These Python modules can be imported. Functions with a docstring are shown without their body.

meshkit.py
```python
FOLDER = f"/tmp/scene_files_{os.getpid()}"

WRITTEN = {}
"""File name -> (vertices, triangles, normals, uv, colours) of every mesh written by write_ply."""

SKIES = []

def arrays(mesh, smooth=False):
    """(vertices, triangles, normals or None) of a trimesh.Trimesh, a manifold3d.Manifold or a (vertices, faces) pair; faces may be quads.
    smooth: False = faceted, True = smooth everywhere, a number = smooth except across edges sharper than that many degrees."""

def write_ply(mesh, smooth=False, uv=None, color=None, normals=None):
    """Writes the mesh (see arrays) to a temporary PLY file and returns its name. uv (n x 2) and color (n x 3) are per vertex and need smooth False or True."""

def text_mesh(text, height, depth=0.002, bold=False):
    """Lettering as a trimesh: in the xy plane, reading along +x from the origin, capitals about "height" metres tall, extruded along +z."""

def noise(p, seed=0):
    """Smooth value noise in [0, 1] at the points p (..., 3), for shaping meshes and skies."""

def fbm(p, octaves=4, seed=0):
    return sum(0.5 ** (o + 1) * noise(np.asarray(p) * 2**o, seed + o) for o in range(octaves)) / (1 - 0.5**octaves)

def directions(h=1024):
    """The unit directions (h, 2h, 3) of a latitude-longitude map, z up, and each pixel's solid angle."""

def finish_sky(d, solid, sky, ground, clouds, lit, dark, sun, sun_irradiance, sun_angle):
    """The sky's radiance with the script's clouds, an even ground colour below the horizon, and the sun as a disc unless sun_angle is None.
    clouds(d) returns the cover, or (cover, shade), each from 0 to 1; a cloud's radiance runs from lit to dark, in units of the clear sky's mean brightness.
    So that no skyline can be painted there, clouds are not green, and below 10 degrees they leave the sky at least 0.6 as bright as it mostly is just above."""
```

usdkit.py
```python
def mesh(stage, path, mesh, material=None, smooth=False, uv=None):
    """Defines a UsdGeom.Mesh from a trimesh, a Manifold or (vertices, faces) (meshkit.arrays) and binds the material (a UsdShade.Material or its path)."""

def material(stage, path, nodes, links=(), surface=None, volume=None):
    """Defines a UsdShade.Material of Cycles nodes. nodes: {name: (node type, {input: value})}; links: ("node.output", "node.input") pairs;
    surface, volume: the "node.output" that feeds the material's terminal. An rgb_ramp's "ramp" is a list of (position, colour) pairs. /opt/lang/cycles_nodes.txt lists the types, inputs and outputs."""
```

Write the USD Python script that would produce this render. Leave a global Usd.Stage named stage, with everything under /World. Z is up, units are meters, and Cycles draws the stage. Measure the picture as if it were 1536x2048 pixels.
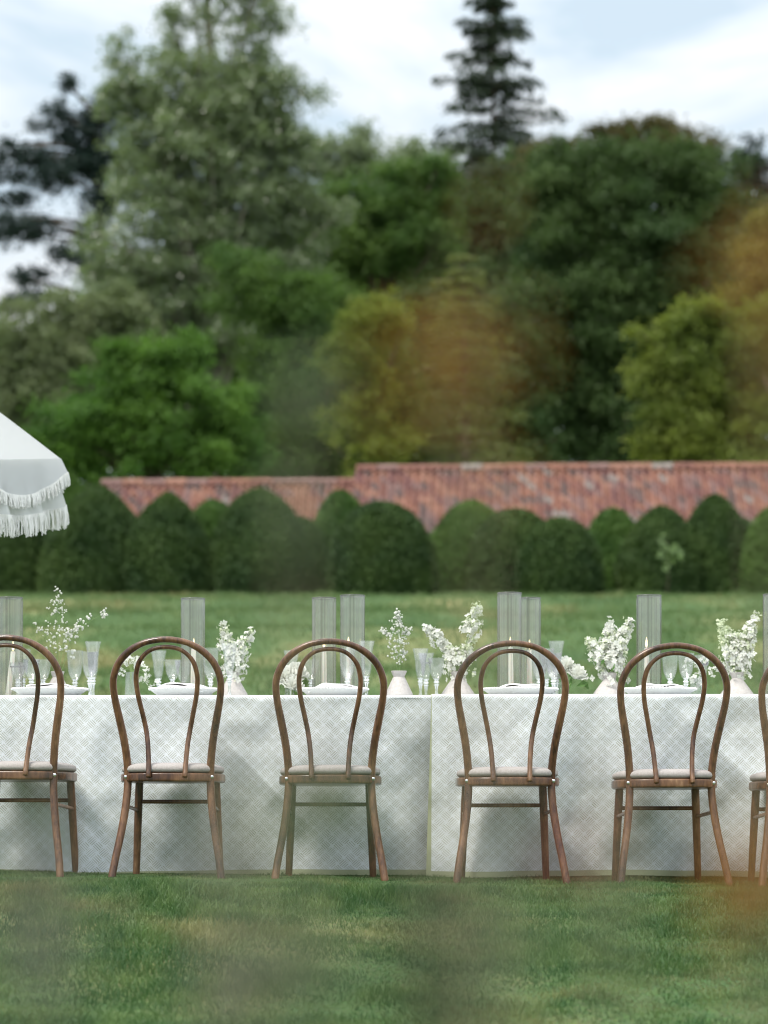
import math, random
import numpy as np
import trimesh
import usdkit, meshkit
from pxr import Usd, UsdGeom, UsdLux, UsdShade, Gf, Sdf, Vt

stage = Usd.Stage.CreateInMemory()
UsdGeom.SetStageUpAxis(stage, UsdGeom.Tokens.z)
UsdGeom.SetStageMetersPerUnit(stage, 1.0)
world = UsdGeom.Xform.Define(stage, '/World')
stage.SetDefaultPrim(world.GetPrim())
UsdGeom.Scope.Define(stage, '/World/Looks')

# ---------------------------------------------------------------- camera, sky, sun, exposure
F, HZ, ZC = 5100.0, 1590.0, 0.345          # focal length and eye line in photo pixels, eye height
EXPOSURE = 0.93
SUN_DIR = np.array([-0.40, -0.40, 0.83]); SUN_DIR /= np.linalg.norm(SUN_DIR)
SUN_INTENSITY, SUN_ANGLE, SKY_STRENGTH = 0.58, 18.0, 0.078

cam = UsdGeom.Camera.Define(stage, '/World/camera')
cam.AddTranslateOp().Set(Gf.Vec3d(0, 0, ZC))
cam.AddRotateXOp().Set(90.0)
cam.CreateHorizontalApertureAttr(24.0)
cam.CreateVerticalApertureAttr(32.0)
cam.CreateFocalLengthAttr(24.0 * F / 1536)
cam.CreateVerticalApertureOffsetAttr(32.0 * (HZ - 1024) / 2048)
cam.CreateFStopAttr(2.25)
cam.CreateFocusDistanceAttr(9.85)
cam.CreateClippingRangeAttr(Gf.Vec2f(0.05, 2000))
cam.CreateExposureAttr(EXPOSURE)

sun = UsdLux.DistantLight.Define(stage, '/World/sun')
sun.CreateNormalizeAttr(True); sun.CreateIntensityAttr(SUN_INTENSITY); sun.CreateAngleAttr(SUN_ANGLE)
sun.CreateColorAttr(Gf.Vec3f(1.0, 0.95, 0.87))
sun.AddTransformOp().Set(Gf.Matrix4d(Gf.Rotation(Gf.Vec3d(0, 0, 1), Gf.Vec3d(*map(float, SUN_DIR))), Gf.Vec3d(0, 0, 50)))

sky_mat = usdkit.material(stage, '/World/Looks/sky', {
    'sky': ('sky_texture', {'sky_type': 'single_scattering', 'sun_disc': False, 'sun_elevation': float(np.arcsin(SUN_DIR[2])),
                            'sun_rotation': float(np.arctan2(SUN_DIR[0], SUN_DIR[1])), 'aerosol_density': 1.5, 'air_density': 1.0}),
    'tc': ('texture_coordinate', {}),
    'map': ('mapping', {'scale': (1.0, 1.0, 2.3), 'location': (0.31, 0.2, 0.83)}),
    'n': ('noise_texture', {'scale': 5.5, 'detail': 6.0, 'roughness': 0.55, 'distortion': 0.5}),
    'r': ('map_range', {'from_min': 0.43, 'from_max': 0.64, 'to_min': 0.12, 'to_max': 0.93, 'clamp': True}),
    'sep': ('separate_xyz', {}), 'zr': ('map_range', {'range_type': 'smoothstep', 'from_min': 0.16, 'from_max': 1.0, 'to_min': 7.2, 'to_max': 30.0, 'clamp': True}),
    'cc': ('combine_color', {}), 'hz': ('mix_color', {'fac': 0.75, 'b': (4.8, 6.0, 6.8), 'use_clamp': False}),
    'm': ('mix_color', {'use_clamp': False}),
    'bg': ('background_shader', {'strength': SKY_STRENGTH})},
    [('tc.generated', 'map.vector'), ('map.vector', 'n.vector'), ('n.fac', 'r.value'), ('r.result', 'm.fac'),
     ('sky.color', 'hz.a'), ('hz.result', 'm.a'), ('tc.generated', 'sep.vector'), ('sep.z', 'zr.value'), ('zr.result', 'cc.r'), ('zr.result', 'cc.g'), ('zr.result', 'cc.b'),
     ('cc.color', 'm.b'), ('m.result', 'bg.color')], surface='bg.background')
dome = UsdLux.DomeLight.Define(stage, '/World/sky')
UsdShade.MaterialBindingAPI.Apply(dome.GetPrim()).Bind(sky_mat)
dome.GetPrim().SetCustomDataByKey('kind', 'structure')

# ---------------------------------------------------------------- helpers
used = {}
def numbered(parent, name):
    k = (parent, name); n = used.get(k, 0); used[k] = n + 1
    return name if n == 0 else f'{name}_{n:03d}'

def tag(prim, label=None, cat=None, group=None, kind=None):
    prim = prim.GetPrim() if hasattr(prim, 'GetPrim') else prim
    for k, v in (('label', label), ('category', cat), ('group', group), ('kind', kind)):
        if v: prim.SetCustomDataByKey(k, v)
    return prim

def thing(name, label, cat, loc=(0, 0, 0), rz=0.0, group=None, rx=0.0):
    x = UsdGeom.Xform.Define(stage, '/World/' + numbered('/World', name))
    x.AddTranslateOp().Set(Gf.Vec3d(*map(float, loc)))
    if rz: x.AddRotateZOp().Set(float(rz))
    if rx: x.AddRotateXOp().Set(float(rx))
    return tag(x, label, cat, group)

def put(name, mesh, mat, parent=None, smooth=40, uv=None, kind=None, label=None, cat=None, group=None):
    base = '/World' if parent is None else str(parent.GetPath())
    m = usdkit.mesh(stage, base + '/' + numbered(base, name), mesh, mat, smooth=smooth, uv=uv)
    tag(m, label, cat, group, kind)
    return m.GetPrim()

def copy_of(src, label, loc, rz=0.0, rx=0.0, scale=None):
    d = src.GetCustomData()
    name = src.GetName()
    base = name if not name[-3:].isdigit() else name[:-4]
    x = UsdGeom.Xform.Define(stage, '/World/' + numbered('/World', base))
    p = x.GetPrim(); p.GetReferences().AddInternalReference(src.GetPath())
    x.ClearXformOpOrder()
    x.AddTranslateOp(opSuffix='own').Set(Gf.Vec3d(*map(float, loc)))
    x.AddRotateZOp(opSuffix='own').Set(float(rz))
    x.AddRotateXOp(opSuffix='own').Set(float(rx))
    if scale: x.AddScaleOp(opSuffix='own').Set(Gf.Vec3f(*map(float, scale)))
    p.SetInstanceable(True)
    tag(p, label, d.get('category'), d.get('group'))
    return p

def at(px, py, Y):
    return np.array([(px - 768) * Y / F, Y, ZC + (HZ - py) * Y / F])

def cat_meshes(ms):
    vs, fs, o = [], [], 0
    for m in ms:
        v, f = (m.vertices, m.faces) if isinstance(m, trimesh.Trimesh) else m
        v = np.asarray(v, float); f = np.asarray(f, int)
        if f.shape[1] == 4: f = np.vstack([f[:, [0, 1, 2]], f[:, [0, 2, 3]]])
        vs.append(v); fs.append(f + o); o += len(v)
    return np.vstack(vs), np.vstack(fs)

def resample(P, n):
    """Catmull-Rom through the rows of P."""
    P = np.asarray(P, float); k = len(P)
    Q = np.vstack([2 * P[0] - P[1], P, 2 * P[-1] - P[-2]])
    t = np.linspace(0, k - 1 - 1e-9, n); i = t.astype(int); u = (t - i)[:, None]
    a, b, c, d = Q[i], Q[i + 1], Q[i + 2], Q[i + 3]
    return 0.5 * (2 * b + (c - a) * u + (2 * a - 5 * b + 4 * c - d) * u**2 + (3 * b - a - 3 * c + d) * u**3)

def tube(P, r, n=10, steps=None):
    """Round tube along P with radius r (number or per point), closed ends."""
    P = np.asarray(P, float); r = np.broadcast_to(np.asarray(r, float), (len(P),))
    if steps:
        A = resample(np.hstack([P, r[:, None]]), steps); P, r = A[:, :3], A[:, 3]
    T = np.gradient(P, axis=0); T /= np.linalg.norm(T, axis=1, keepdims=True) + 1e-12
    ref = np.array([0, 1.0, 0]) if abs(T[0, 1]) < 0.9 else np.array([1.0, 0, 0])
    N = np.cross(T[0], ref); N /= np.linalg.norm(N)
    rings = []
    ang = np.linspace(0, 2 * np.pi, n, endpoint=False)
    for k in range(len(P)):
        N = N - T[k] * (N @ T[k]); N /= np.linalg.norm(N) + 1e-12
        B = np.cross(T[k], N)
        rings.append(P[k] + r[k] * (np.cos(ang)[:, None] * N + np.sin(ang)[:, None] * B))
    V = np.vstack(rings + [P[:1], P[-1:]]); m = len(P)
    i = np.arange(n); j = (i + 1) % n; Fs = []
    for k in range(m - 1):
        a, b = k * n, (k + 1) * n
        Fs.append(np.stack([a + i, a + j, b + j], 1)); Fs.append(np.stack([a + i, b + j, b + i], 1))
    Fs.append(np.stack([np.full(n, m * n), j, i], 1)); Fs.append(np.stack([np.full(n, m * n + 1), (m - 1) * n + i, (m - 1) * n + j], 1))
    return V, np.vstack(Fs)

def lathe(prof, n=32, wave=None):
    """Revolve (r, z) rows about z; wave(angle, r, z) scales the radius."""
    prof = np.asarray(prof, float); a = np.linspace(0, 2 * np.pi, n, endpoint=False)
    R, A = np.meshgrid(prof[:, 0], a, indexing='ij'); Z = np.broadcast_to(prof[:, 1][:, None], R.shape)
    if wave is not None: R = R * wave(A, R, Z)
    V = np.stack([R * np.cos(A), R * np.sin(A), Z], -1).reshape(-1, 3)
    i = np.arange(n); j = (i + 1) % n; Fs = []
    for k in range(len(prof) - 1):
        p, q = k * n, (k + 1) * n
        Fs.append(np.stack([p + i, p + j, q + j], 1)); Fs.append(np.stack([p + i, q + j, q + i], 1))
    return V, np.vstack(Fs)

def box(cx, cy, cz, sx, sy, sz):
    m = trimesh.creation.box((sx, sy, sz)); m.apply_translation((cx, cy, cz)); return m

def unit(v):
    return v / (np.linalg.norm(v, axis=-1, keepdims=True) + 1e-12)

def leaf_cards(C, nrm, length, width, rng, fold=0.25, axis=None, jitter=0.7):
    """Folded rhombic leaves: C centres, nrm facing directions."""
    n = len(C)
    N = unit(nrm + rng.normal(0, jitter, (n, 3)))
    A = rng.normal(0, 1, (n, 3)) if axis is None else axis + rng.normal(0, 0.35, (n, 3))
    A = unit(A - N * (A * N).sum(1, keepdims=True)); B = np.cross(N, A)
    L = (np.asarray(length) * rng.uniform(0.65, 1.25, n))[:, None]; W = (np.asarray(width) * rng.uniform(0.7, 1.2, n))[:, None]
    h = N * W * fold
    V = np.stack([C - A * L / 2, C + B * W / 2 + h, C + A * L / 2, C - B * W / 2 + h], 1).reshape(-1, 3)
    o = np.arange(n)[:, None] * 4
    return V, np.vstack([o + [0, 1, 2], o + [0, 2, 3]])

# ---------------------------------------------------------------- materials
def MAT(name, nodes, links=(), surface='p.BSDF', volume=None):
    return usdkit.material(stage, '/World/Looks/' + name, nodes, links, surface=surface, volume=volume)

def leaf_material(name, dark, light, tip=None, scale=0.8, trans=0.35, rough=0.55, spec=0.22, gain=(1.15, 1.2, 0.7)):
    """Leaf colour varies from leaf to leaf and from bough to bough."""
    nodes = {
        'g': ('geometry', {}),
        'n': ('noise_texture', {'scale': scale, 'detail': 3.0}),
        'add': ('math', {'math_type': 'multiply_add', 'value2': 0.75}),
        'sub': ('math', {'math_type': 'subtract', 'value2': 0.32}),
        'ramp': ('rgb_ramp', {'ramp': [(0.0, dark), (0.55, tuple((np.array(dark) + np.array(light)) / 2)), (0.92, light), (1.0, tip or light)]}),
        'p': ('principled_bsdf', {'roughness': rough, 'specular_ior_level': spec}),
        't': ('translucent_bsdf', {}),
        'gain': ('mix_color', {'blend_type': 'multiply', 'fac': 1.0, 'b': gain}),
        'mix': ('mix_closure', {'fac': trans})}
    links = [('g.position', 'n.vector'), ('g.random_per_island', 'add.value1'), ('n.fac', 'add.value3'), ('add.value', 'sub.value1'),
             ('sub.value', 'ramp.fac'), ('ramp.color', 'p.base_color'), ('ramp.color', 'gain.a'), ('gain.result', 't.color'),
             ('p.BSDF', 'mix.closure1'), ('t.BSDF', 'mix.closure2')]
    return MAT(name, nodes, links, surface='mix.closure')

def plain(name, color, rough=0.6, **k):
    return MAT(name, {'p': ('principled_bsdf', {'base_color': color, 'roughness': rough, **k})})

def noisy(name, stops, scale=4.0, rough=0.6, stretch=(1, 1, 1), bump=0.0, detail=5.0, space='object', bscale=None, **k):
    src = ('tc.object', 'map.vector') if space == 'object' else ('g.position', 'map.vector')
    nodes = {'tc': ('texture_coordinate', {}), 'g': ('geometry', {}), 'map': ('mapping', {'scale': stretch}),
             'n': ('noise_texture', {'scale': scale, 'detail': detail, 'roughness': 0.6}),
             'ramp': ('rgb_ramp', {'ramp': stops}), 'p': ('principled_bsdf', {'roughness': rough, **k})}
    links = [src, ('map.vector', 'n.vector'), ('n.fac', 'ramp.fac'), ('ramp.color', 'p.base_color')]
    if bump:
        nodes['n2'] = ('noise_texture', {'scale': bscale or scale * 4, 'detail': 3.0})
        nodes['b'] = ('bump', {'strength': 0.6, 'distance': bump})
        links += [('map.vector', 'n2.vector'), ('n2.fac', 'b.height'), ('b.normal', 'p.normal')]
    if space == 'object': nodes.pop('g')
    else: nodes.pop('tc')
    return MAT(name, nodes, links)

def bark(name, a, b): return noisy(name, [(0.3, a), (0.7, b)], scale=3.0, rough=0.9, stretch=(1, 1, 0.25), bump=0.03, space='world')
M_bark = bark('bark_brown', (0.055, 0.04, 0.028), (0.13, 0.10, 0.075))
M_bark_pale = bark('bark_pale', (0.14, 0.12, 0.10), (0.30, 0.27, 0.23))

# grass
def grass_mat(name, lush, pale, straw, patch_scale, lo, hi):
    return MAT(name, {
        'g': ('geometry', {}),
        'mp': ('mapping', {'scale': (1.0, 1.0, 0.2)}),
        'n': ('noise_texture', {'scale': patch_scale, 'detail': 4.0, 'roughness': 0.6}),
        'n2': ('noise_texture', {'scale': patch_scale * 5.3, 'detail': 2.0}),
        'pm': ('map_range', {'from_min': lo, 'from_max': hi, 'clamp': True}),
        'rp': ('math', {'math_type': 'multiply_add', 'value2': 0.45, 'use_clamp': True}),
        'c1': ('mix_color', {'a': lush, 'b': pale}),
        'c2': ('mix_color', {'b': straw}),
        'w': ('math', {'math_type': 'multiply'}), 'rw': ('math', {'math_type': 'multiply_add', 'value2': 0.6, 'value3': 0.4}),
        'w2': ('map_range', {'from_min': 0.35, 'from_max': 0.72, 'to_min': -0.15, 'to_max': 0.75, 'clamp': True}),
        'p': ('principled_bsdf', {'roughness': 0.5, 'specular_ior_level': 0.3}),
        't': ('translucent_bsdf', {}),
        'mix': ('mix_closure', {'fac': 0.3})},
        [('g.position', 'mp.vector'), ('mp.vector', 'n.vector'), ('mp.vector', 'n2.vector'), ('n.fac', 'pm.value'),
         ('g.random_per_island', 'rp.value1'), ('n2.fac', 'w2.value'), ('w2.result', 'rp.value3'),
         ('rp.value', 'c1.fac'), ('c1.result', 'c2.a'), ('pm.result', 'w.value1'), ('g.random_per_island', 'rw.value1'), ('rw.value', 'w.value2'), ('w.value', 'c2.fac'),
         ('c2.result', 'p.base_color'), ('c2.result', 't.color'), ('p.BSDF', 'mix.closure1'), ('t.BSDF', 'mix.closure2')], surface='mix.closure')
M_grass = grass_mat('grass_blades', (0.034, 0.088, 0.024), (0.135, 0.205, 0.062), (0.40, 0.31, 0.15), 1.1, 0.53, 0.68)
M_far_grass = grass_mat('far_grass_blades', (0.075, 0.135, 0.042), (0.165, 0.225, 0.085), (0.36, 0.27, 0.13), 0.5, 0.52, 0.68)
M_lawn = MAT('lawn_ground', {
    'g': ('geometry', {}), 'mp': ('mapping', {'scale': (1, 1, 0.2)}),
    'n': ('noise_texture', {'scale': 0.45, 'detail': 5.0, 'roughness': 0.6}), 'n2': ('noise_texture', {'scale': 60.0, 'detail': 4.0}),
    'r': ('rgb_ramp', {'ramp': [(0.3, (0.035, 0.075, 0.024)), (0.5, (0.065, 0.115, 0.038)), (0.62, (0.17, 0.18, 0.075)), (0.72, (0.25, 0.20, 0.10))]}),
    'm': ('mix_color', {'blend_type': 'overlay', 'fac': 0.5}),
    'b': ('bump', {'strength': 0.8, 'distance': 0.03}),
    'p': ('principled_bsdf', {'roughness': 0.85, 'specular_ior_level': 0.2})},
    [('g.position', 'mp.vector'), ('mp.vector', 'n.vector'), ('mp.vector', 'n2.vector'), ('n.fac', 'r.fac'), ('r.color', 'm.a'), ('n2.color', 'm.b'),
     ('m.result', 'p.base_color'), ('n2.fac', 'b.height'), ('b.normal', 'p.normal')])

# ---------------------------------------------------------------- ground
def smooth(a, b, x):
    t = np.clip((x - a) / (b - a), 0, 1); return t * t * (3 - 2 * t)

def ground(x, y):
    x = np.asarray(x, float); y = np.asarray(y, float)
    near = -0.150 * (np.sqrt((9.35 - y)**2 + 0.05) + (9.35 - y)) / 2 * (y < 20) + 0.150 * (np.sqrt(y**2 + 0.5) - y) / 2 * (y < 20) * 0.9
    rise = 0.119 * (np.sqrt((y - 12.0)**2 + 0.6) + (y - 12.0)) / 2 * (y > 5)
    after = np.clip(y - 45.5, 0, 1e9)
    rise = rise - 0.119 * after + 0.012 * np.clip(after, 0, 80)
    band = smooth(14, 20, y) * (1 - smooth(37, 43, y))
    und = band * (0.18 * np.sin(y * 1.15 + 0.35 * np.sin(x * 0.4)) + 0.04 * np.sin(y * 2.9 + x * 0.3) + 0.10 * (meshkit.noise(np.stack([x * 0.35, y * 0.5, x * 0], -1), 3) - 0.5))
    small = (1 - smooth(10, 14, y)) * 0.018 * (meshkit.noise(np.stack([x * 2.2, y * 1.6, x * 0], -1), 5) - 0.5)
    tilt = -0.012 * np.clip(x, -2, 2) * (1 - smooth(12, 20, y))
    return near + rise + und + small + tilt

def grid_mesh(xs, ys, fz):
    X, Y = np.meshgrid(xs, ys); V = np.stack([X, Y, fz(X, Y)], -1).reshape(-1, 3)
    n, m = len(xs), len(ys)
    a = (np.arange(m - 1)[:, None] * n + np.arange(n - 1)[None]).ravel()
    return V, np.vstack([np.stack([a, a + 1, a + n + 1], 1), np.stack([a, a + n + 1, a + n], 1)])

xs = np.concatenate([[-500, -200, -90, -40, -20], np.linspace(-10, 10, 161), [20, 40, 90, 200, 500]])
ys = np.concatenate([[-120, -40, -15], np.linspace(-8, 4, 25), np.linspace(4.05, 12, 160), np.linspace(12.3, 47, 140), [50, 55, 62, 75, 95, 130, 200, 400, 900]])
put('lawn', grid_mesh(xs, ys, ground), M_lawn, smooth=True, kind='structure')

def blades(n, y0, y1, half, h0, h1, w, rng, seed, lean=0.5):
    """Curved three-triangle grass blades scattered over the visible wedge of lawn."""
    y = np.sqrt(rng.uniform(y0**2, y1**2, n)); x = rng.uniform(-1, 1, n) * (half * y + 0.15)
    tuft = meshkit.noise(np.stack([x * 5, y * 5, x * 0], -1), seed) * 0.6 + meshkit.noise(np.stack([x * 1.3, y * 1.3, x * 0], -1), seed + 1) * 0.6
    h = (h0 + (h1 - h0) * rng.uniform(0, 1, n)**1.6) * (0.25 + 1.5 * tuft**1.6) * np.where(y < 12, 1 - 0.45 * smooth(9.0, 9.7, y), 1.0)
    z = ground(x, y) - 0.004
    a = rng.uniform(0, 2 * np.pi, n); d = np.stack([np.cos(a), np.sin(a), 0 * a], 1)
    s = np.stack([-np.sin(a), np.cos(a), 0 * a], 1) * (w * rng.uniform(0.6, 1.3, n))[:, None] / 2
    # blades face the walker at random angles
    b = rng.uniform(0, 2 * np.pi, n); s = np.stack([np.cos(b), np.sin(b), 0 * b], 1) * np.linalg.norm(s, axis=1, keepdims=True)
    ln = (h * rng.uniform(0.1, 1.0, n) * lean)[:, None]
    P = np.stack([x, y, z], 1); up = np.array([0, 0, 1.0])
    mid = P + up * (h * 0.6)[:, None] + d * ln * 0.35; top = P + up * h[:, None] + d * ln
    V = np.stack([P - s, P + s, mid + s * 0.75, mid - s * 0.75, top], 1).reshape(-1, 3)
    o = np.arange(n)[:, None] * 5
    return V, np.vstack([o + [0, 1, 2], o + [0, 2, 3], o + [3, 2, 4]])

rng = np.random.default_rng(11)
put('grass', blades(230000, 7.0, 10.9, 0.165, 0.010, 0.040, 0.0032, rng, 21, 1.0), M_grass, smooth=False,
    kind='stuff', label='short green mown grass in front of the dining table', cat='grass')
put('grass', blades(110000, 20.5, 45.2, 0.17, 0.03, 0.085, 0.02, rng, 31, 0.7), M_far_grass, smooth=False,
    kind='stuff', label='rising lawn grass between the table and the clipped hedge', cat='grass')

# ---------------------------------------------------------------- clipped yews
M_yew = leaf_material('yew_leaves', (0.022, 0.050, 0.013), (0.120, 0.185, 0.044), (0.28, 0.30, 0.07), scale=1.3, trans=0.12, rough=0.6)
M_yew_back = leaf_material('yew_leaves_lighter', (0.036, 0.085, 0.018), (0.175, 0.280, 0.055), (0.24, 0.21, 0.05), scale=1.3, trans=0.15, rough=0.6)

def yew(px, top, half, Y, power, lean, label, mat, seed, group='clipped yew domes along the hedge'):
    rng = np.random.default_rng(seed)
    base = at(px, 1183, Y); x0 = base[0]; z0 = float(ground(x0, Y)) - 0.1
    ztop = ZC + (HZ - top) * Y / F; h = ztop - z0; r = half * Y / F
    def surf(u, t):                                      # u angle, t 0 bottom to 1 top
        k = (1 - t**power[0])**power[1]
        rr = r * (k * (1 + 0.07 * np.sin(t * 2.6)) + 0.0)
        p = np.stack([rr * np.cos(u) + lean * Y / F * t, rr * 0.95 * np.sin(u), t * h], -1)
        d = meshkit.fbm(p * 1.7 + seed * 3.1, 4, seed) - 0.5
        return p * (1 + 0.16 * d[..., None] * np.array([1, 1, 0.35]))
    nu, nt = 48, 26
    ts = 1 - (1 - np.linspace(0, 1, nt))**1.8; us = np.linspace(0, 2 * np.pi, nu, endpoint=False)
    T, U = np.meshgrid(ts, us, indexing='ij'); core = surf(U, T) * np.array([0.965, 0.965, 0.975])
    i = np.arange(nu); j = (i + 1) % nu; Fs = []
    for k in range(nt - 1):
        Fs += [np.stack([k * nu + i, k * nu + j, (k + 1) * nu + j], 1), np.stack([k * nu + i, (k + 1) * nu + j, (k + 1) * nu + i], 1)]
    core = (core.reshape(-1, 3), np.vstack(Fs))
    n = int(9000 * (r / 0.85) * (h / 1.6)) + 1500
    t = 1 - (1 - rng.uniform(0, 1, n))**1.35; u = rng.uniform(-np.pi, 0.35 * np.pi, n)
    P = surf(u, t); e = 1e-3
    N = unit(np.cross(surf(u + e, t) - P, surf(u, np.minimum(t + e, 1.0)) - P))
    N[~np.isfinite(N).all(1)] = (0, 0, 1)
    P = P + N * rng.uniform(-0.035, 0.035, n)[:, None]
    lv = leaf_cards(P, N, 0.095, 0.04, rng, axis=N * 1.2 + np.array([0, 0, 0.5]), jitter=1.2)
    V, Fc = cat_meshes([core, lv])
    m = put('clipped_yew', (V + np.array([x0, Y, z0]), Fc), mat, smooth=False, label=label, cat='topiary', group=None)
    return m
D = (2.2, 0.62); B = (2.6, 0.5); C = (2.0, 0.70)
yew(196, 975, 118, 44.6, C, 0, 'broad pointed dark yew dome just right of the white parasol', M_yew, 1)
yew(334, 990, 97, 44.2, C, 2, 'narrow pointed dark yew dome below the left end of the lower roof', M_yew, 2)
yew(425, 1004, 66, 46.6, B, 0, 'small pale-topped yew set back between the pointed dome and the tall round dome', M_yew_back, 3)
yew(519, 982, 106, 44.3, D, 0, 'tallest round-topped yew dome behind the second and third chairs', M_yew, 4)
yew(676, 986, 62, 46.8, B, 4, 'light green yew set back below the step between the two roofs', M_yew_back, 5)
yew(764, 1008, 106, 44.0, B, -2, 'wide rounded yew dome below the left end of the higher roof', M_yew, 6)
yew(928, 1005, 82, 45.6, B, 14, 'light-topped yew leaning right, right of the wide middle dome', M_yew_back, 7)
yew(1026, 1022, 92, 45.0, B, 4, 'yew dome with a browned upper right side above the fourth chair', M_yew, 8)
yew(1118, 1041, 84, 44.1, B, 0, 'lowest rounded yew dome, above the gap right of the fourth chair', M_yew, 9)
yew(1226, 1022, 66, 46.7, B, 0, 'bright green yew set back right of the lowest dome', M_yew_back, 10)
yew(1318, 1015, 86, 44.5, D, 4, 'yew dome with a pale spray of leaves before it, above the fifth chair', M_yew, 11)
yew(1432, 995, 80, 44.8, D, -2, 'tall round yew dome near the right edge of the row', M_yew, 12)
yew(1552, 1018, 68, 44.2, B, 0, 'yew cut off by the right edge of the picture', M_yew_back, 13)
yew(30, 1010, 78, 45.0, B, 0, 'dark yew half hidden behind the white parasol fringe', M_yew, 14)
yew(140, 950, 62, 47.4, C, 0, 'brown-tipped yew peeping out between the parasol and the broad pointed dome', M_yew_back, 15)
yew(600, 1040, 60, 46.2, B, 0, 'low shaded yew filling the gap right of the tallest round dome', M_yew, 16)
yew(860, 1075, 55, 46.0, B, 0, 'low dark yew in the dip right of the wide middle dome', M_yew, 17)
yew(1480, 1040, 60, 46.4, B, 0, 'low dark yew behind the tall round dome at the right', M_yew, 18)
yew(268, 1055, 45, 46.2, B, 0, 'low green yew in the notch between the two pointed domes', M_yew_back, 19)

M_shoot = leaf_material('pale_shoot', (0.12, 0.19, 0.08), (0.24, 0.32, 0.16), scale=2.0, trans=0.4)
rg = np.random.default_rng(77)
c0 = at(1335, 1110, 43.2)
sp = np.vstack([at(px, py, 43.25) + rg.normal(0, 0.055, (9, 3)) for px, py in ((1332, 1082), (1350, 1100), (1322, 1112), (1338, 1128), (1358, 1112), (1330, 1098))])
sh = thing('pale_sapling', 'pale leafy sapling standing out against the yew above the fifth chair', 'sapling')
put('leaves', leaf_cards(sp, np.tile([0, -1.0, 0.4], (len(sp), 1)), 0.12, 0.07, rg), M_shoot, sh, smooth=False, kind='stuff')
gs = np.array([c0[0], 43.25, float(ground(c0[0], 43.25))])
put('stem', tube([gs, gs + [0.02, 0, 0.35], at(1336, 1120, 43.25), at(1334, 1080, 43.25)], [0.006, 0.005, 0.004, 0.003], 6, 12), M_bark, sh)

# ---------------------------------------------------------------- outbuildings with pantile roofs
tile_cols = [(0.150, 0.062, 0.046), (0.190, 0.082, 0.054), (0.125, 0.052, 0.046), (0.095, 0.060, 0.054), (0.215, 0.105, 0.072), (0.160, 0.090, 0.080), (0.19, 0.16, 0.145)]
M_tiles = [noisy(f'clay_tile_{w}', [(0.25, tuple(np.array(c) * 0.6)), (0.5, c), (0.8, tuple(np.array(c) * 1.15 + 0.03))], scale=6.0, rough=0.85, space='world')
           for w, c in zip(('red', 'orange', 'deep_red', 'brown', 'pale_orange', 'pinkish', 'lichen'), tile_cols)]
M_wall = noisy('old_brick_wall', [(0.3, (0.20, 0.10, 0.07)), (0.7, (0.32, 0.18, 0.13))], scale=5, rough=0.9, space='world')

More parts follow.
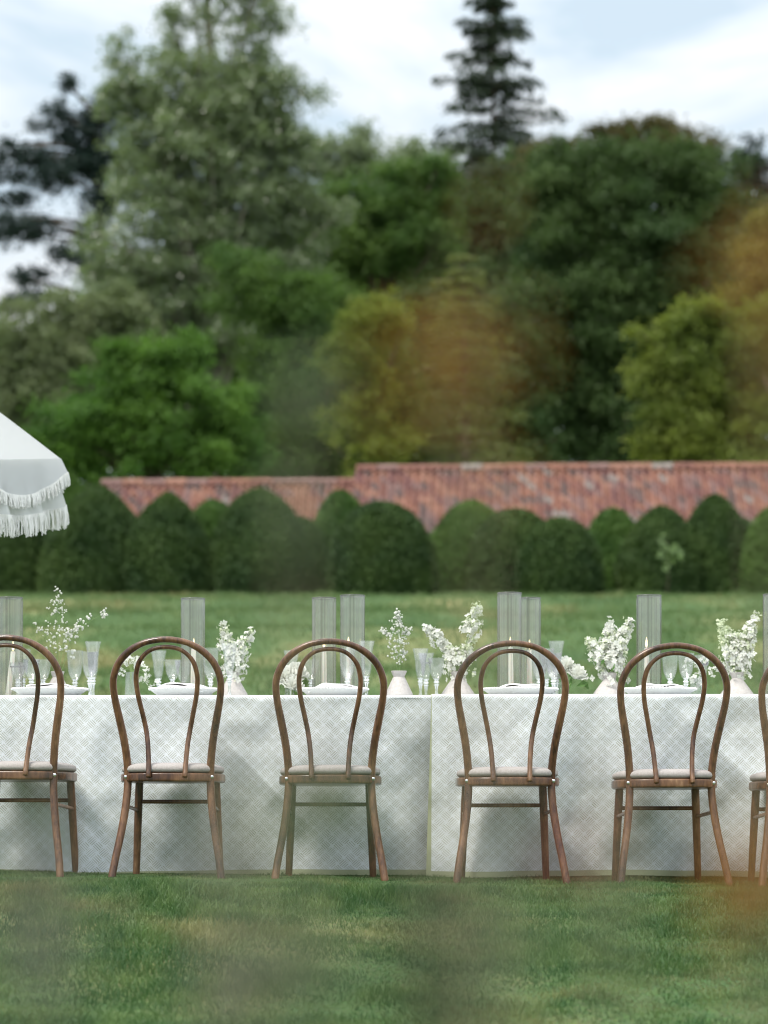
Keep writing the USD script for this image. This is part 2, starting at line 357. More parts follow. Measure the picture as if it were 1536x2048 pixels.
def outbuilding(px0, px1, ridge_py, Yc, yaw, label, seed):
    rng = np.random.default_rng(seed); pr = random.Random(seed)
    L0, L1 = (px0 - 768) * Yc / F, (px1 - 768) * Yc / F; length = L1 - L0
    zr = ZC + (HZ - ridge_py) * Yc / F; pitch = math.radians(36); slope = 3.3
    t = thing('outbuilding', label, 'building', ((L0 + L1) / 2, Yc, 0), yaw)
    d = np.array([0, -math.cos(pitch), -math.sin(pitch)]); nrm = np.array([0, -math.sin(pitch), math.cos(pitch)])
    eave = d * slope + [0, 0, zr]; zg = float(ground((L0 + L1) / 2, Yc)) - 0.3
    dep = -eave[1]
    put('wall', cat_meshes([box(0, 0, (zg + eave[2] - 0.15) / 2, length - 0.3, 2 * dep - 0.5, eave[2] - 0.15 - zg),
        trimesh.Trimesh(*[np.array(a) for a in ([[sx * (length / 2 - 0.15), y, z] for sx in (-1, 1) for y, z in ((-dep + 0.25, eave[2] - 0.15), (dep - 0.25, eave[2] - 0.15), (0, zr - 0.12))],
        [[0, 2, 1], [3, 4, 5]])], process=False)]), M_wall, t, smooth=False)
    # roof boarding under the tiles
    deck = cat_meshes([(np.array([[-length / 2, 0, zr - 0.06], [length / 2, 0, zr - 0.06], [length / 2, s * dep, eave[2] - 0.06], [-length / 2, s * dep, eave[2] - 0.06]]), np.array([[0, 1, 2, 3][::-s or 1]])) for s in (-1, 1)])
    put('roof', deck, M_tiles[3], t, smooth=False)
    pw, ph = 0.162, 0.285; nc, nr = int(length / pw), int(slope / ph)
    u = np.linspace(0, 1, 7); prof = 0.046 * np.sin(2 * np.pi * u * 0.98 + 0.3) + 0.014 * (u > 0.95)
    rest, parts = [], 0
    def pantile(ci, ri, x, s0):
        jx, jn = pr.gauss(0, 0.003), pr.gauss(0, 0.004)
        rows = []
        for k, (ss, off) in enumerate(((s0 - 0.03, 0.0), (s0 + ph, 0.030), (s0 + ph, 0.006))):
            rows.append(np.stack([x + (u - 0.5) * pw * 1.06 + jx, 0 * u, 0 * u], 1) + d * ss + [0, 0, zr] + nrm * (prof + off + jn)[:, None] * 1.0)
        V = np.vstack(rows); a = np.arange(6)
        Fc = np.vstack([np.stack([a, a + 7, a + 8], 1), np.stack([a, a + 8, a + 1], 1), np.stack([a + 7, a + 14, a + 15], 1), np.stack([a + 7, a + 15, a + 8], 1)])
        return V, Fc
    wts = [5, 5, 4, 3, 3, 4, 0.5]
    lich = rng.uniform(0, 1, 50)
    for ri in range(nr):
        for ci in range(nc):
            x = -length / 2 + (ci + 0.5) * length / nc
            m = pantile(ci, ri, x, ri * ph + 0.02)
            mi = pr.choices(range(7), wts)[0]
            if parts < 300: put('roof_tile', m, M_tiles[mi], t, smooth=True); parts += 1
            else: rest.append((mi, m))
    for mi in range(7):
        ms = [m for k, m in rest if k == mi]
        if ms: put('lower_roof_tiles', cat_meshes(ms), M_tiles[mi], t, smooth=True, kind='stuff')
    nt = int(length / 0.42)
    for k in range(nt):                                      # half-round ridge tiles
        x = -length / 2 + (k + 0.5) * length / nt; a = np.linspace(-0.2, np.pi + 0.2, 9); r0 = 0.125 + 0.008 * (k % 2)
        ring = np.stack([0 * a, np.cos(a) * r0, np.sin(a) * r0 * 0.8], 1)
        V = np.vstack([ring + [x - length / nt * 0.49, 0, zr - 0.01], ring + [x + length / nt * 0.49, 0, zr - 0.005]]); q = np.arange(8)
        put('ridge_tile', (V, np.vstack([np.stack([q, q + 1, q + 10], 1), np.stack([q, q + 10, q + 9], 1)])), M_tiles[pr.choices((0, 1, 4, 5, 6), (3, 3, 2, 3, 1))[0]], t, smooth=True)
    return t
outbuilding(202, 760, 966, 53.5, -1.5, 'lower red pantiled outbuilding roof behind the left part of the yew row', 5)
outbuilding(712, 1640, 936, 51.5, -2.5, 'longer and higher red pantiled outbuilding roof behind the right part of the yew row', 6)

# ---------------------------------------------------------------- trees
def broadleaf(name, label, lobes, Y, mat, seed, leaf=8.0, density=3.0, clump=26.0, base=None, barkm=None, shell=0.45, droop=0.0, depth=0.8, trunk_r=0.22, limbs=26, trunk_top=0.72, rise=(0.12, 0.3)):
    """Crown of clumped leaves filling soft lobes (photo-sized outlines turned to metres at the tree's own distance)."""
    rng = np.random.default_rng(seed); k = Y / F
    t = thing(name, label, 'tree')
    CC, RR, NN = [], [], []
    for (px, py, rx, ry, *dn) in lobes:
        n = max(8, int(2.2 * rx * ry * 3.14 / clump**2 * 1.5 * (dn[0] if dn else 1)))
        c = at(px, py, Y); ext = np.array([rx, rx * depth, ry]) * k
        nb = max(5, int(rx * ry / (clump * 1.25)**2 * 1.6)); bd = unit(rng.normal(0, 1, (nb, 3)) + [0, 0, 0.15]); br = rng.uniform(0.5, 1.12, nb)
        which = rng.integers(0, nb, n); bs = rng.uniform(0.18, 0.36, nb)
        q = unit(rng.normal(0, 1, (n, 3)) + [0, 0, 0.5]) * (rng.uniform(0.3, 1, n)**0.5)[:, None] * [1.25, 1.25, 0.62]
        pb = bd[which] * br[which][:, None] + q * bs[which][:, None]
        pf = unit(rng.normal(0, 1, (n, 3))) * (rng.uniform(0.0, 1.0, n)**0.5)[:, None]
        p = np.where((rng.uniform(0, 1, n) < 0.58)[:, None], pb, pf); dirs = unit(p * 0.5 + q)
        p[:, 1] = np.where((p[:, 1] > 0.2) & (rng.uniform(0, 1, n) < 0.5), -p[:, 1], p[:, 1])   # most boughs are needed on the garden side
        CC.append(c + p * ext); NN.append(unit(dirs * [1, 1, 1] + [0, 0, 0.4])); RR.append(np.full(n, clump * k) * rng.uniform(0.6, 1.3, n))
    CC, RR, NN = np.vstack(CC), np.concatenate(RR), np.vstack(NN)
    gz0 = float(ground(0, Y)); CC[:, 2] = np.maximum(CC[:, 2], gz0 + 0.5)
    area = sum(3.14 * rx * ry for _, _, rx, ry, *_d in lobes); per = max(8, int(area * density * 2.3 / (leaf * leaf * 0.32) / len(CC)))
    n = len(CC) * per
    idx = np.repeat(np.arange(len(CC)), per)
    off = rng.normal(0, 0.5, (n, 3)) * [1, 1, 0.75]
    P = CC[idx] + off * RR[idx][:, None]; P[:, 2] -= droop * RR[idx] * (off[:, 0]**2 + off[:, 1]**2)
    ax = unit(off + [0, 0, -droop * 2]) if droop else None
    put('crown', leaf_cards(P, NN[idx] + [0, 0, 0.5], leaf * k * rng.choice([0.8, 1.0, 1.5], n), leaf * k * 0.66, rng, axis=ax, jitter=1.3), mat, t, smooth=False)
    # trunk and limbs
    bx = base if base is not None else np.average([l[0] for l in lobes], weights=[l[2] * l[3] for l in lobes])
    x0 = (bx - 768) * k; g0 = float(ground(x0, Y)) - 0.2; top = CC[:, 2].max(); hgt = top - g0
    tp = [np.array([x0 + 0.25 * math.sin(s * 5 + seed) * s, Y + 0.2 * math.cos(s * 4 + seed) * s, g0 + hgt * trunk_top * s]) for s in np.linspace(0, 1, 7)]
    put('trunk', tube(tp, np.linspace(trunk_r, trunk_r * 0.3, 7), 9, 18), barkm or M_bark, t)
    lm = []
    for q in rng.choice(len(CC), min(limbs, len(CC)), replace=False):
        e = CC[q]; s = np.clip((e[2] - g0) / (hgt * trunk_top) - rng.uniform(*rise), 0.12, 0.98)
        b = np.array([np.interp(s, np.linspace(0, 1, 7), [p[a] for p in tp]) for a in range(3)])
        mid = (b + e) / 2 + [0, 0, 0.06 * np.linalg.norm(e - b)]
        lm.append(tube([b, mid, e], [trunk_r * (1 - 0.7 * s) * 0.5, trunk_r * 0.2, 0.02], 5, 7))
    put('limbs', cat_meshes(lm), barkm or M_bark, t, kind='stuff')
    return t

def conifer(name, label, px, top_py, bot_py, half_px, Y, mat, seed, levels=34, per=9, leaf=9.0, sag=0.25, gap=0.0, asym=None, spray=34, barkm=None, topw=0.05):
    """Spruce habit: whorls of drooping boughs hung with sprays round a straight trunk."""
    rng = np.random.default_rng(seed); k = Y / F
    t = thing(name, label, 'tree')
    x0 = (px - 768) * k; zt = ZC + (HZ - top_py) * k; zb = ZC + (HZ - bot_py) * k; g0 = float(ground(x0, Y)) - 0.2
    P, A, lm = [], [], []
    for l in range(levels):
        s = (l + rng.uniform(-0.3, 0.3)) / levels; z = zt - (zt - zb) * s
        rmax = half_px * k * (topw + (1 - topw) * max(s, 0)**0.8)
        for q in range(per):
            if rng.uniform() < gap: continue
            a = 2 * np.pi * (q + rng.uniform(-0.4, 0.4)) / per + l; L = rmax * rng.uniform(0.40, 1.15) * (0.75 + 0.5 * meshkit.noise(np.array([l * 0.55, math.cos(a) * 1.2, math.sin(a) * 1.2]), seed))
            if asym: L *= 1 + asym * math.cos(a)
            d = np.array([math.cos(a), math.sin(a), 0]); m = int(spray * (0.35 + 0.65 * L / (half_px * k)))
            v = rng.uniform(0.12, 1, m)**0.8
            c = np.array([x0, Y, z]) + d * (L * v)[:, None]; c[:, 2] += L * (0.12 * v - sag * v**2) + rng.normal(0, 0.03, m)
            side = np.array([-d[1], d[0], 0]); w = rng.normal(0, 0.16, m) * L * (0.4 + 0.6 * np.sin(v * 2.6)); c += side * w[:, None]
            c[:, 2] -= np.abs(rng.normal(0, 0.10, m)) * (0.4 + L * 0.25)
            P.append(c); A.append(np.tile(d * 0.6 + [0, 0, -0.6], (m, 1)))
            if q % 3 == 0: lm.append(tube([np.array([x0, Y, z]), np.array([x0, Y, z]) + d * L * 0.5 + [0, 0, L * (0.06 - sag / 4)], np.array([x0, Y, z]) + d * L * 0.95 + [0, 0, L * (0.11 - sag * 0.9)]], [0.035, 0.02, 0.006], 4, 5))
    P, A = np.vstack(P), np.vstack(A)
    put('crown', leaf_cards(P, np.tile([0, 0, 0.6], (len(P), 1)), leaf * k * 1.5, leaf * k * 0.55, rng, axis=A, jitter=0.9), mat, t, smooth=False)
    put('trunk', tube([[x0, Y, g0], [x0 + 0.05, Y, (g0 + zt) / 2], [x0, Y, zt]], [0.30, 0.15, 0.02], 9, 14), barkm or M_bark, t)
    put('limbs', cat_meshes(lm), barkm or M_bark, t, kind='stuff')
    return t

L_cedar = leaf_material('cedar_needles', (0.012, 0.026, 0.022), (0.040, 0.072, 0.058), scale=0.5, trans=0.1)
L_poplar = leaf_material('poplar_leaves', (0.10, 0.145, 0.065), (0.31, 0.385, 0.20), (0.60, 0.62, 0.50), scale=0.35, trans=0.35, rough=0.3, spec=0.9)
L_willow = leaf_material('willow_leaves', (0.11, 0.145, 0.070), (0.33, 0.37, 0.21), (0.48, 0.48, 0.34), scale=0.4, trans=0.3)
L_bright = leaf_material('bright_leaves', (0.036, 0.100, 0.018), (0.235, 0.390, 0.070), (0.54, 0.58, 0.12), scale=0.5, trans=0.4)
L_mid = leaf_material('mid_green_leaves', (0.040, 0.090, 0.022), (0.220, 0.325, 0.070), (0.54, 0.53, 0.10), scale=0.45, trans=0.35)
L_yellow = leaf_material('yellowing_leaves', (0.095, 0.135, 0.028), (0.36, 0.39, 0.070), (0.66, 0.56, 0.10), scale=0.5, trans=0.4)
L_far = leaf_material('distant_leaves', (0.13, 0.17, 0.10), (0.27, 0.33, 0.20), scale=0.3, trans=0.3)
L_spruce = leaf_material('spruce_needles', (0.020, 0.034, 0.020), (0.070, 0.098, 0.050), scale=0.5, trans=0.12)
L_dark = leaf_material('dark_leaves', (0.028, 0.060, 0.018), (0.150, 0.215, 0.060), (0.30, 0.33, 0.09), scale=0.35, trans=0.2)
L_olive = leaf_material('olive_leaves', (0.060, 0.090, 0.024), (0.26, 0.29, 0.07), (0.48, 0.42, 0.10), scale=0.35, trans=0.3)
L_golden = leaf_material('golden_leaves', (0.090, 0.095, 0.022), (0.29, 0.27, 0.055), (0.50, 0.38, 0.07), scale=0.5, trans=0.35)
L_brownish = leaf_material('brown_olive_leaves', (0.060, 0.056, 0.020), (0.18, 0.155, 0.058), (0.28, 0.21, 0.08), scale=0.4, trans=0.3)

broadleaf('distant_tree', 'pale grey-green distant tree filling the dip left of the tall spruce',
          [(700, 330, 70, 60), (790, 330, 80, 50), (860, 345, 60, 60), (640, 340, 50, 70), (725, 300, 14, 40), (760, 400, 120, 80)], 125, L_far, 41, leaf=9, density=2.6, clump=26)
broadleaf('cedar', 'dark blue-green cedar with flat boughs at the left edge',
          [(70, 330, 50, 42), (120, 255, 60, 35), (175, 300, 45, 75), (130, 185, 14, 50), (215, 210, 30, 50), (110, 350, 80, 40), (30, 400, 45, 26), (60, 470, 90, 38), (150, 520, 60, 30),
           (15, 310, 30, 20), (5, 345, 25, 30), (60, 560, 60, 18), (215, 330, 45, 120), (190, 440, 40, 60), (50, 600, 50, 25)], 100, L_cedar, 42, leaf=7.5, density=2.0, clump=20, base=190, shell=0.2, limbs=30, trunk_r=0.4, trunk_top=0.95, rise=(0.0, 0.05))
broadleaf('poplar', 'tall grey-green poplar reaching out of the top of the picture at the left',
          [(440, 60, 100, 120, 0.42), (525, 40, 60, 100, 0.4), (355, 50, 36, 80, 0.5), (430, -60, 100, 80, 0.4), (620, 190, 40, 60, 0.15), (420, 190, 150, 90), (520, 230, 85, 120), (245, 130, 42, 80, 0.6), (260, 210, 66, 80, 0.7), (310, 300, 110, 110), (440, 330, 170, 150), (560, 330, 60, 110),
           (330, 470, 150, 130), (480, 490, 150, 140), (270, 600, 120, 110), (420, 640, 150, 120), (590, 420, 90, 90), (200, 690, 110, 90)], 75, L_poplar, 43, leaf=7.5, density=2.0, clump=24, base=425, barkm=M_bark_pale, droop=0.25, limbs=90, trunk_r=0.3, trunk_top=0.95)
broadleaf('willow', 'grey-green willow mass at the left edge above the parasol',
          [(60, 700, 110, 90), (150, 650, 90, 80), (20, 820, 90, 110), (130, 780, 110, 110), (230, 640, 80, 80)], 68, L_willow, 44, leaf=8, density=2.8, clump=26, droop=0.6, base=90)
conifer('spruce', 'tall dark spruce reaching out of the top of the picture right of centre', 985, -70, 760, 250, 92, L_spruce, 45, levels=30, per=10, leaf=8.5, sag=0.14, gap=0.16, spray=210, topw=0.10)
broadleaf('broadleaf_tree', 'bright green broadleaf tree standing left of the spruce foot',
          [(700, 430, 80, 70), (800, 400, 80, 70), (850, 350, 60, 40), (760, 500, 120, 80), (650, 540, 90, 90), (880, 450, 70, 90)], 82, L_mid, 46, leaf=8, density=3, clump=28)
broadleaf('dark_tree', 'big dark green tree with a rounded brownish top at the right',
          [(1230, 372, 150, 70), (1330, 372, 130, 70), (1130, 380, 110, 100), (1270, 430, 200, 120), (1420, 430, 100, 110), (1150, 540, 130, 130), (1320, 570, 180, 120), (1180, 700, 140, 130), (1330, 750, 180, 130), (1150, 850, 130, 110), (1420, 640, 110, 120), (1450, 830, 130, 120), (1270, 860, 150, 110)],
          74, L_dark, 47, leaf=8, density=2.8, clump=30, base=1230, trunk_r=0.5)
broadleaf('copper_topped_tree', 'brownish olive tree crown showing above the big dark tree at the right',
          [(1200, 285, 75, 40), (1290, 282, 85, 42), (1370, 300, 75, 44), (1120, 320, 70, 50), (1290, 340, 170, 50)], 79, L_brownish, 48, leaf=7.5, density=2.2, clump=22)
broadleaf('dark_conifer', 'dark ragged conifer behind the right end of the trees',
          [(1490, 400, 40, 90), (1500, 320, 22, 50), (1530, 360, 40, 60), (1550, 450, 60, 80), (1470, 480, 50, 80), (1500, 600, 80, 100)], 95, L_cedar, 49, leaf=8, density=1.8, clump=20, base=1505, limbs=16, trunk_top=0.95, rise=(0.0, 0.05))
broadleaf('green_tree', 'mid green tree with yellow shoots just right of the poplar trunk',
          [(520, 560, 70, 50), (560, 640, 110, 90), (660, 640, 110, 90), (480, 520, 50, 26), (720, 700, 100, 90), (600, 760, 130, 100), (740, 800, 100, 110), (640, 870, 140, 90), (560, 900, 120, 80)], 66, L_mid, 51, leaf=8, density=3, clump=30, base=640)
broadleaf('yellow_shrub', 'yellow-green young tree showing left of the layered conifer',
          [(720, 650, 50, 50), (690, 720, 60, 50), (770, 640, 60, 60), (740, 760, 50, 60), (720, 850, 70, 60), (760, 910, 80, 50)], 63, L_yellow, 52, leaf=8, density=2.0, clump=22, base=740, trunk_r=0.1, trunk_top=0.6)
broadleaf('bright_shrub', 'bright green large shrub left of the lower roof',
          [(260, 760, 110, 60), (350, 720, 80, 50), (200, 840, 120, 80), (330, 830, 140, 90), (440, 860, 90, 80), (250, 920, 160, 60), (150, 900, 70, 60), (420, 930, 120, 50)], 60, L_bright, 53, leaf=8.5, density=3, clump=30, base=300)
conifer('olive_conifer', 'yellow-green conifer with layered boughs behind the middle of the higher roof', 925, 520, 960, 165, 64, L_olive, 54, levels=19, per=12, leaf=8.5, sag=0.18, gap=0.08, spray=52, topw=0.25)
broadleaf('under_trees', 'dark undergrowth tree filling the shade behind the middle of the roofs',
          [(700, 880, 140, 90), (860, 880, 140, 90), (1020, 860, 110, 110), (1000, 700, 90, 120), (860, 720, 110, 130), (560, 930, 120, 60)], 72, L_dark, 55, leaf=9, density=2.6, clump=30, base=900)
broadleaf('yellow_green_shrub', 'yellow-green bush with golden tips at the right edge',
          [(1300, 720, 60, 50), (1400, 660, 80, 60), (1490, 700, 90, 90), (1370, 760, 100, 80), (1480, 830, 110, 100), (1360, 860, 100, 80), (1560, 640, 60, 60), (1440, 920, 120, 50)], 61, L_yellow, 56, leaf=8.5, density=2.8, clump=26, base=1440)
broadleaf('golden_tree', 'gold-tinged tree cut off by the right edge of the picture',
          [(1530, 530, 70, 80), (1570, 460, 70, 60), (1500, 600, 60, 60), (1570, 600, 70, 80)], 64, L_golden, 57, leaf=8.5, density=2.8, clump=26, base=1560)


broadleaf('backdrop_tree', 'dark green tree closing the gaps behind the left half of the trees',
          [(150, 800, 170, 150), (330, 700, 190, 200), (480, 720, 180, 220), (640, 700, 170, 220), (300, 900, 300, 90), (600, 900, 250, 90), (60, 900, 120, 100), (560, 500, 120, 120), (680, 480, 130, 110), (780, 560, 120, 120)], 88, L_mid, 58, leaf=10, density=2.4, clump=34, base=420, limbs=12)
broadleaf('backdrop_tree', 'dark green tree closing the gaps behind the layered conifer and big dark tree',
          [(820, 620, 160, 190), (960, 480, 120, 110), (1060, 430, 100, 110), (980, 620, 170, 220), (1140, 640, 160, 220), (1300, 720, 200, 200), (1470, 700, 160, 230), (900, 870, 250, 120), (1250, 880, 300, 120), (1480, 900, 150, 90)], 90, L_dark, 59, leaf=10, density=2.4, clump=34, base=1080, limbs=12)

# ---------------------------------------------------------------- table cloths
def cloth_material(name):
    W = 0.051
    nodes = {'tc': ('texture_coordinate', {}), 's': ('separate_xyz', {}),
        'add': ('math', {'math_type': 'add'}), 'sub': ('math', {'math_type': 'subtract'}),
        'p': ('math', {'math_type': 'divide', 'value2': W}), 'q': ('math', {'math_type': 'divide', 'value2': W}),
        'pf': ('math', {'math_type': 'floor'}), 'qf': ('math', {'math_type': 'floor'}),
        'pr': ('math', {'math_type': 'fraction'}), 'qr': ('math', {'math_type': 'fraction'}),
        'sum': ('math', {'math_type': 'add'}), 'par': ('math', {'math_type': 'floored_modulo', 'value2': 2.0}),
        'a': ('mix_float', {}), 'b': ('mix_float', {}),
        'a3': ('math', {'math_type': 'multiply', 'value2': 4.5}), 'af': ('math', {'math_type': 'fraction'}),
        'ac': ('math', {'math_type': 'subtract', 'value2': 0.5}), 'aa': ('math', {'math_type': 'absolute'}),
        'am': ('math', {'math_type': 'less_than', 'value2': 0.22}),
        'bc': ('math', {'math_type': 'subtract', 'value2': 0.5}), 'ba': ('math', {'math_type': 'absolute'}),
        'ctr': ('math', {'math_type': 'subtract', 'value2': 0.5}), 'cta': ('math', {'math_type': 'absolute'}),
        'lim': ('math', {'math_type': 'multiply_add', 'value2': -0.30, 'value3': 0.47}),
        'bm': ('math', {'math_type': 'less_than'}),
        'dash': ('math', {'math_type': 'multiply'}),
        'n': ('noise_texture', {'scale': 26.0, 'detail': 3.0}), 'nm': ('map_range', {'from_min': 0.25, 'from_max': 0.7, 'to_min': 0.30, 'to_max': 0.85, 'clamp': True}),
        'ink': ('math', {'math_type': 'multiply'}),
        'ul': ('math', {'math_type': 'less_than', 'value2': 0.018}), 'vl': ('math', {'math_type': 'less_than', 'value2': 0.024}),
        'brd': ('math', {'math_type': 'maximum'}),
        'c': ('mix_color', {'a': (0.66, 0.70, 0.735), 'b': (0.26, 0.28, 0.19)}),
        'c2': ('mix_color', {'b': (0.34, 0.37, 0.24)}),
        'wv': ('noise_texture', {'scale': 420.0, 'detail': 1.0}), 'bu': ('bump', {'strength': 0.25, 'distance': 0.002}),
        'bsdf': ('principled_bsdf', {'roughness': 0.9, 'specular_ior_level': 0.2}), 't': ('translucent_bsdf', {'color': (0.6, 0.62, 0.58)}), 'mx': ('mix_closure', {'fac': 0.12})}
    links = [('tc.UV', 's.vector'), ('s.x', 'add.value1'), ('s.y', 'add.value2'), ('s.x', 'sub.value1'), ('s.y', 'sub.value2'),
        ('add.value', 'p.value1'), ('sub.value', 'q.value1'), ('p.value', 'pf.value1'), ('q.value', 'qf.value1'), ('p.value', 'pr.value1'), ('q.value', 'qr.value1'),
        ('pf.value', 'sum.value1'), ('qf.value', 'sum.value2'), ('sum.value', 'par.value1'),
        ('par.value', 'a.fac'), ('pr.value', 'a.a'), ('qr.value', 'a.b'), ('par.value', 'b.fac'), ('qr.value', 'b.a'), ('pr.value', 'b.b'),
        ('a.result', 'a3.value1'), ('a3.value', 'af.value1'), ('af.value', 'ac.value1'), ('ac.value', 'aa.value1'), ('aa.value', 'am.value1'),
        ('a.result', 'ctr.value1'), ('ctr.value', 'cta.value1'), ('cta.value', 'lim.value1'),
        ('b.result', 'bc.value1'), ('bc.value', 'ba.value1'), ('ba.value', 'bm.value1'), ('lim.value', 'bm.value2'),
        ('am.value', 'dash.value1'), ('bm.value', 'dash.value2'), ('tc.UV', 'n.vector'), ('n.fac', 'nm.value'),
        ('dash.value', 'ink.value1'), ('nm.result', 'ink.value2'), ('ink.value', 'c.fac'),
        ('s.x', 'ul.value1'), ('s.y', 'vl.value1'), ('ul.value', 'brd.value1'), ('vl.value', 'brd.value2'), ('brd.value', 'c2.fac'), ('c.result', 'c2.a'),
        ('c2.result', 'bsdf.base_color'), ('tc.UV', 'wv.vector'), ('wv.fac', 'bu.height'), ('bu.normal', 'bsdf.normal'), ('bsdf.BSDF', 'mx.closure1'), ('t.BSDF', 'mx.closure2')]
    return MAT(name, nodes, links, surface='mx.closure')
M_cloth = cloth_material('printed_cloth')
YF, YB, ZT = 10.388, 11.35, 0.7525

def tablecloth(xe, far, sign, seed, lift, label):
    """xe: edge by the seam, far: other end; front drop, top and back drop in one sheet with folds."""
    L = abs(far - xe); us = np.concatenate([np.linspace(0, 0.03, 5), np.linspace(0.04, L, int(L / 0.011))])
    front = np.linspace(0, 1, 70)                               # hem to edge
    rows_w = list(1 - front); nf = len(front); rad = 0.018
    pts, vv = [], []
    zt = ZT + lift; drop = zt - 0.012
    U = us[None, :]; w = (1 - front)[:, None]
    shrink = np.where(U < 0.03, U * (0.15 + 0.85 * w), U - 0.03 * (0.85 - 0.85 * w))
    X = xe + sign * shrink - 0.02 * w * sign * np.exp(-U / 0.1)
    Z = zt - rad - (drop - rad) * w + 0 * U
    def nz(a, b, k): return meshkit.noise(np.stack([X * a, Z * b, 0 * X], -1), seed + k) - 0.5
    fold = w**1.1 * (0.17 * nz(2.3, 0.5, 1) + 0.12 * nz(5.0, 1.2, 2)) + 0.02 * np.exp(-(np.abs(X - 0.12) / 0.07)**2) * w * (sign < 0) + 0.06 * (w * (1 - w * 0.4)) * nz(5 , 4.5, 3) + 0.006 * nz(16, 14, 4)
    diag = 0.06 * w * np.clip(1 - np.abs(((X - xe) * 0.9 + (Z - 0.2) * 0.9) % 0.9 - 0.45) / 0.1, 0, 1) * meshkit.noise(np.stack([X * 1.7, Z * 2, 0 * X], -1), seed + 9)
    crease = sum(0.0011 * np.exp(-((Z - zc0) / 0.005)**2) for zc0 in (0.58, 0.33)) + 0.0022 * np.exp(-(((X + 5) % 0.62 - 0.3) / 0.005)**2)
    near = np.max([np.clip(1.25 - np.abs(X - (c - 768) * 10.2 / F) / 0.21, 0, 1) for c in (26, 338, 660, 1020, 1342, 1622)], axis=0); near = near * near * (3 - 2 * near)
    Y = YF - 0.006 + 0.045 * w - 1.7 * fold - diag - crease; lim_y = 10.380 - 0.012 * w - 0.075 * w * (1 - near); Y = np.where(Y < lim_y, lim_y + (Y - lim_y) * 0.35, Y) - lift * 2
    Z = Z + 0.0035 * np.sin(X * 5.3 + seed) * (1 - w) * nz(4, 0, 12) * 2 + 0.007 * np.exp(-((X - 0.09) / 0.05)**2) * (1 - w)**3 * (sign < 0)
    zl = 0.02 * np.clip(nz(3.0, 0, 6), -0.1, 0.5) * w**6
    Z = Z + zl
    V = [np.stack([X, Y, Z], -1)]; S = [np.broadcast_to(front[:, None] * drop, X.shape)]
    Xt = X[-1:]; a = np.linspace(0.25, 1, 4)[:, None] * np.pi / 2
    V.append(np.stack([Xt + 0 * a, YF - 0.006 - crease[-1:] * 0 - lift * 2 + rad * (1 - np.cos(a)) + 0 * Xt, zt - rad + rad * np.sin(a) + 0 * Xt], -1)); S.append(drop + a * rad + 0 * Xt)
    yt = np.linspace(YF + 0.04, YB - 0.04, 14)[:, None]
    V.append(np.stack([Xt + 0 * yt, yt + 0 * Xt, zt + 0.0015 * np.sin(Xt * 9 + yt * 7)], -1)); S.append(drop + yt - YF + 0 * Xt)
    zb = np.linspace(zt - 0.01, 0.012, 20)[:, None]; wb = (zt - zb) / zt
    V.append(np.stack([Xt + 0 * zb, YB + 0.006 + 0.05 * wb * (1 + np.sin(Xt * 7 + seed)) + 0 * Xt + lift * 2, zb + 0 * Xt + np.asarray(ground(Xt, YB + 0 * Xt)) * 0], -1)); S.append(drop + 0.9 + wb * drop + 0 * Xt)
    V = np.concatenate(V, 0); S = np.concatenate(S, 0); r, c = V.shape[:2]
    uv = np.stack([np.broadcast_to(us, (r, c)), S], -1).reshape(-1, 2)
    a = (np.arange(r - 1)[:, None] * c + np.arange(c - 1)[None]).ravel()
    Fc = np.vstack([np.stack([a, a + 1, a + c + 1], 1), np.stack([a, a + c + 1, a + c], 1)])
    if sign < 0: Fc = Fc[:, ::-1]
    return put('tablecloth', (V.reshape(-1, 3), Fc), M_cloth, smooth=True, uv=uv, label=label, cat='tablecloth')
tablecloth(0.215, -2.7, -1, 3, 0.0, 'white cloth with olive block print on the left table, tucked under the seam')
tablecloth(0.192, 2.7, 1, 7, 0.004, 'white cloth with olive block print and green border on the right table')
M_trestle = noisy('trestle_wood', [(0.3, (0.22, 0.15, 0.09)), (0.7, (0.34, 0.24, 0.15))], scale=5, rough=0.7)
for k, (cx, w_) in enumerate(((-1.25, 2.7), (1.42, 2.5))):
    t = thing('banquet_table', ('banquet table hidden under the left printed cloth', 'banquet table hidden under the right printed cloth')[k], 'table', (cx, (YF + YB) / 2, 0))
    put('tabletop', box(0, 0, ZT - 0.022, w_, YB - YF - 0.03, 0.03), M_trestle, t, smooth=False)
    for sx in (-1, 1):
        for sy in (-1, 1):
            put('leg', box(sx * (w_ / 2 - 0.12), sy * 0.33, (ZT - 0.037) / 2 - 0.01, 0.05, 0.05, ZT - 0.037 + 0.02), M_trestle, t, smooth=False)

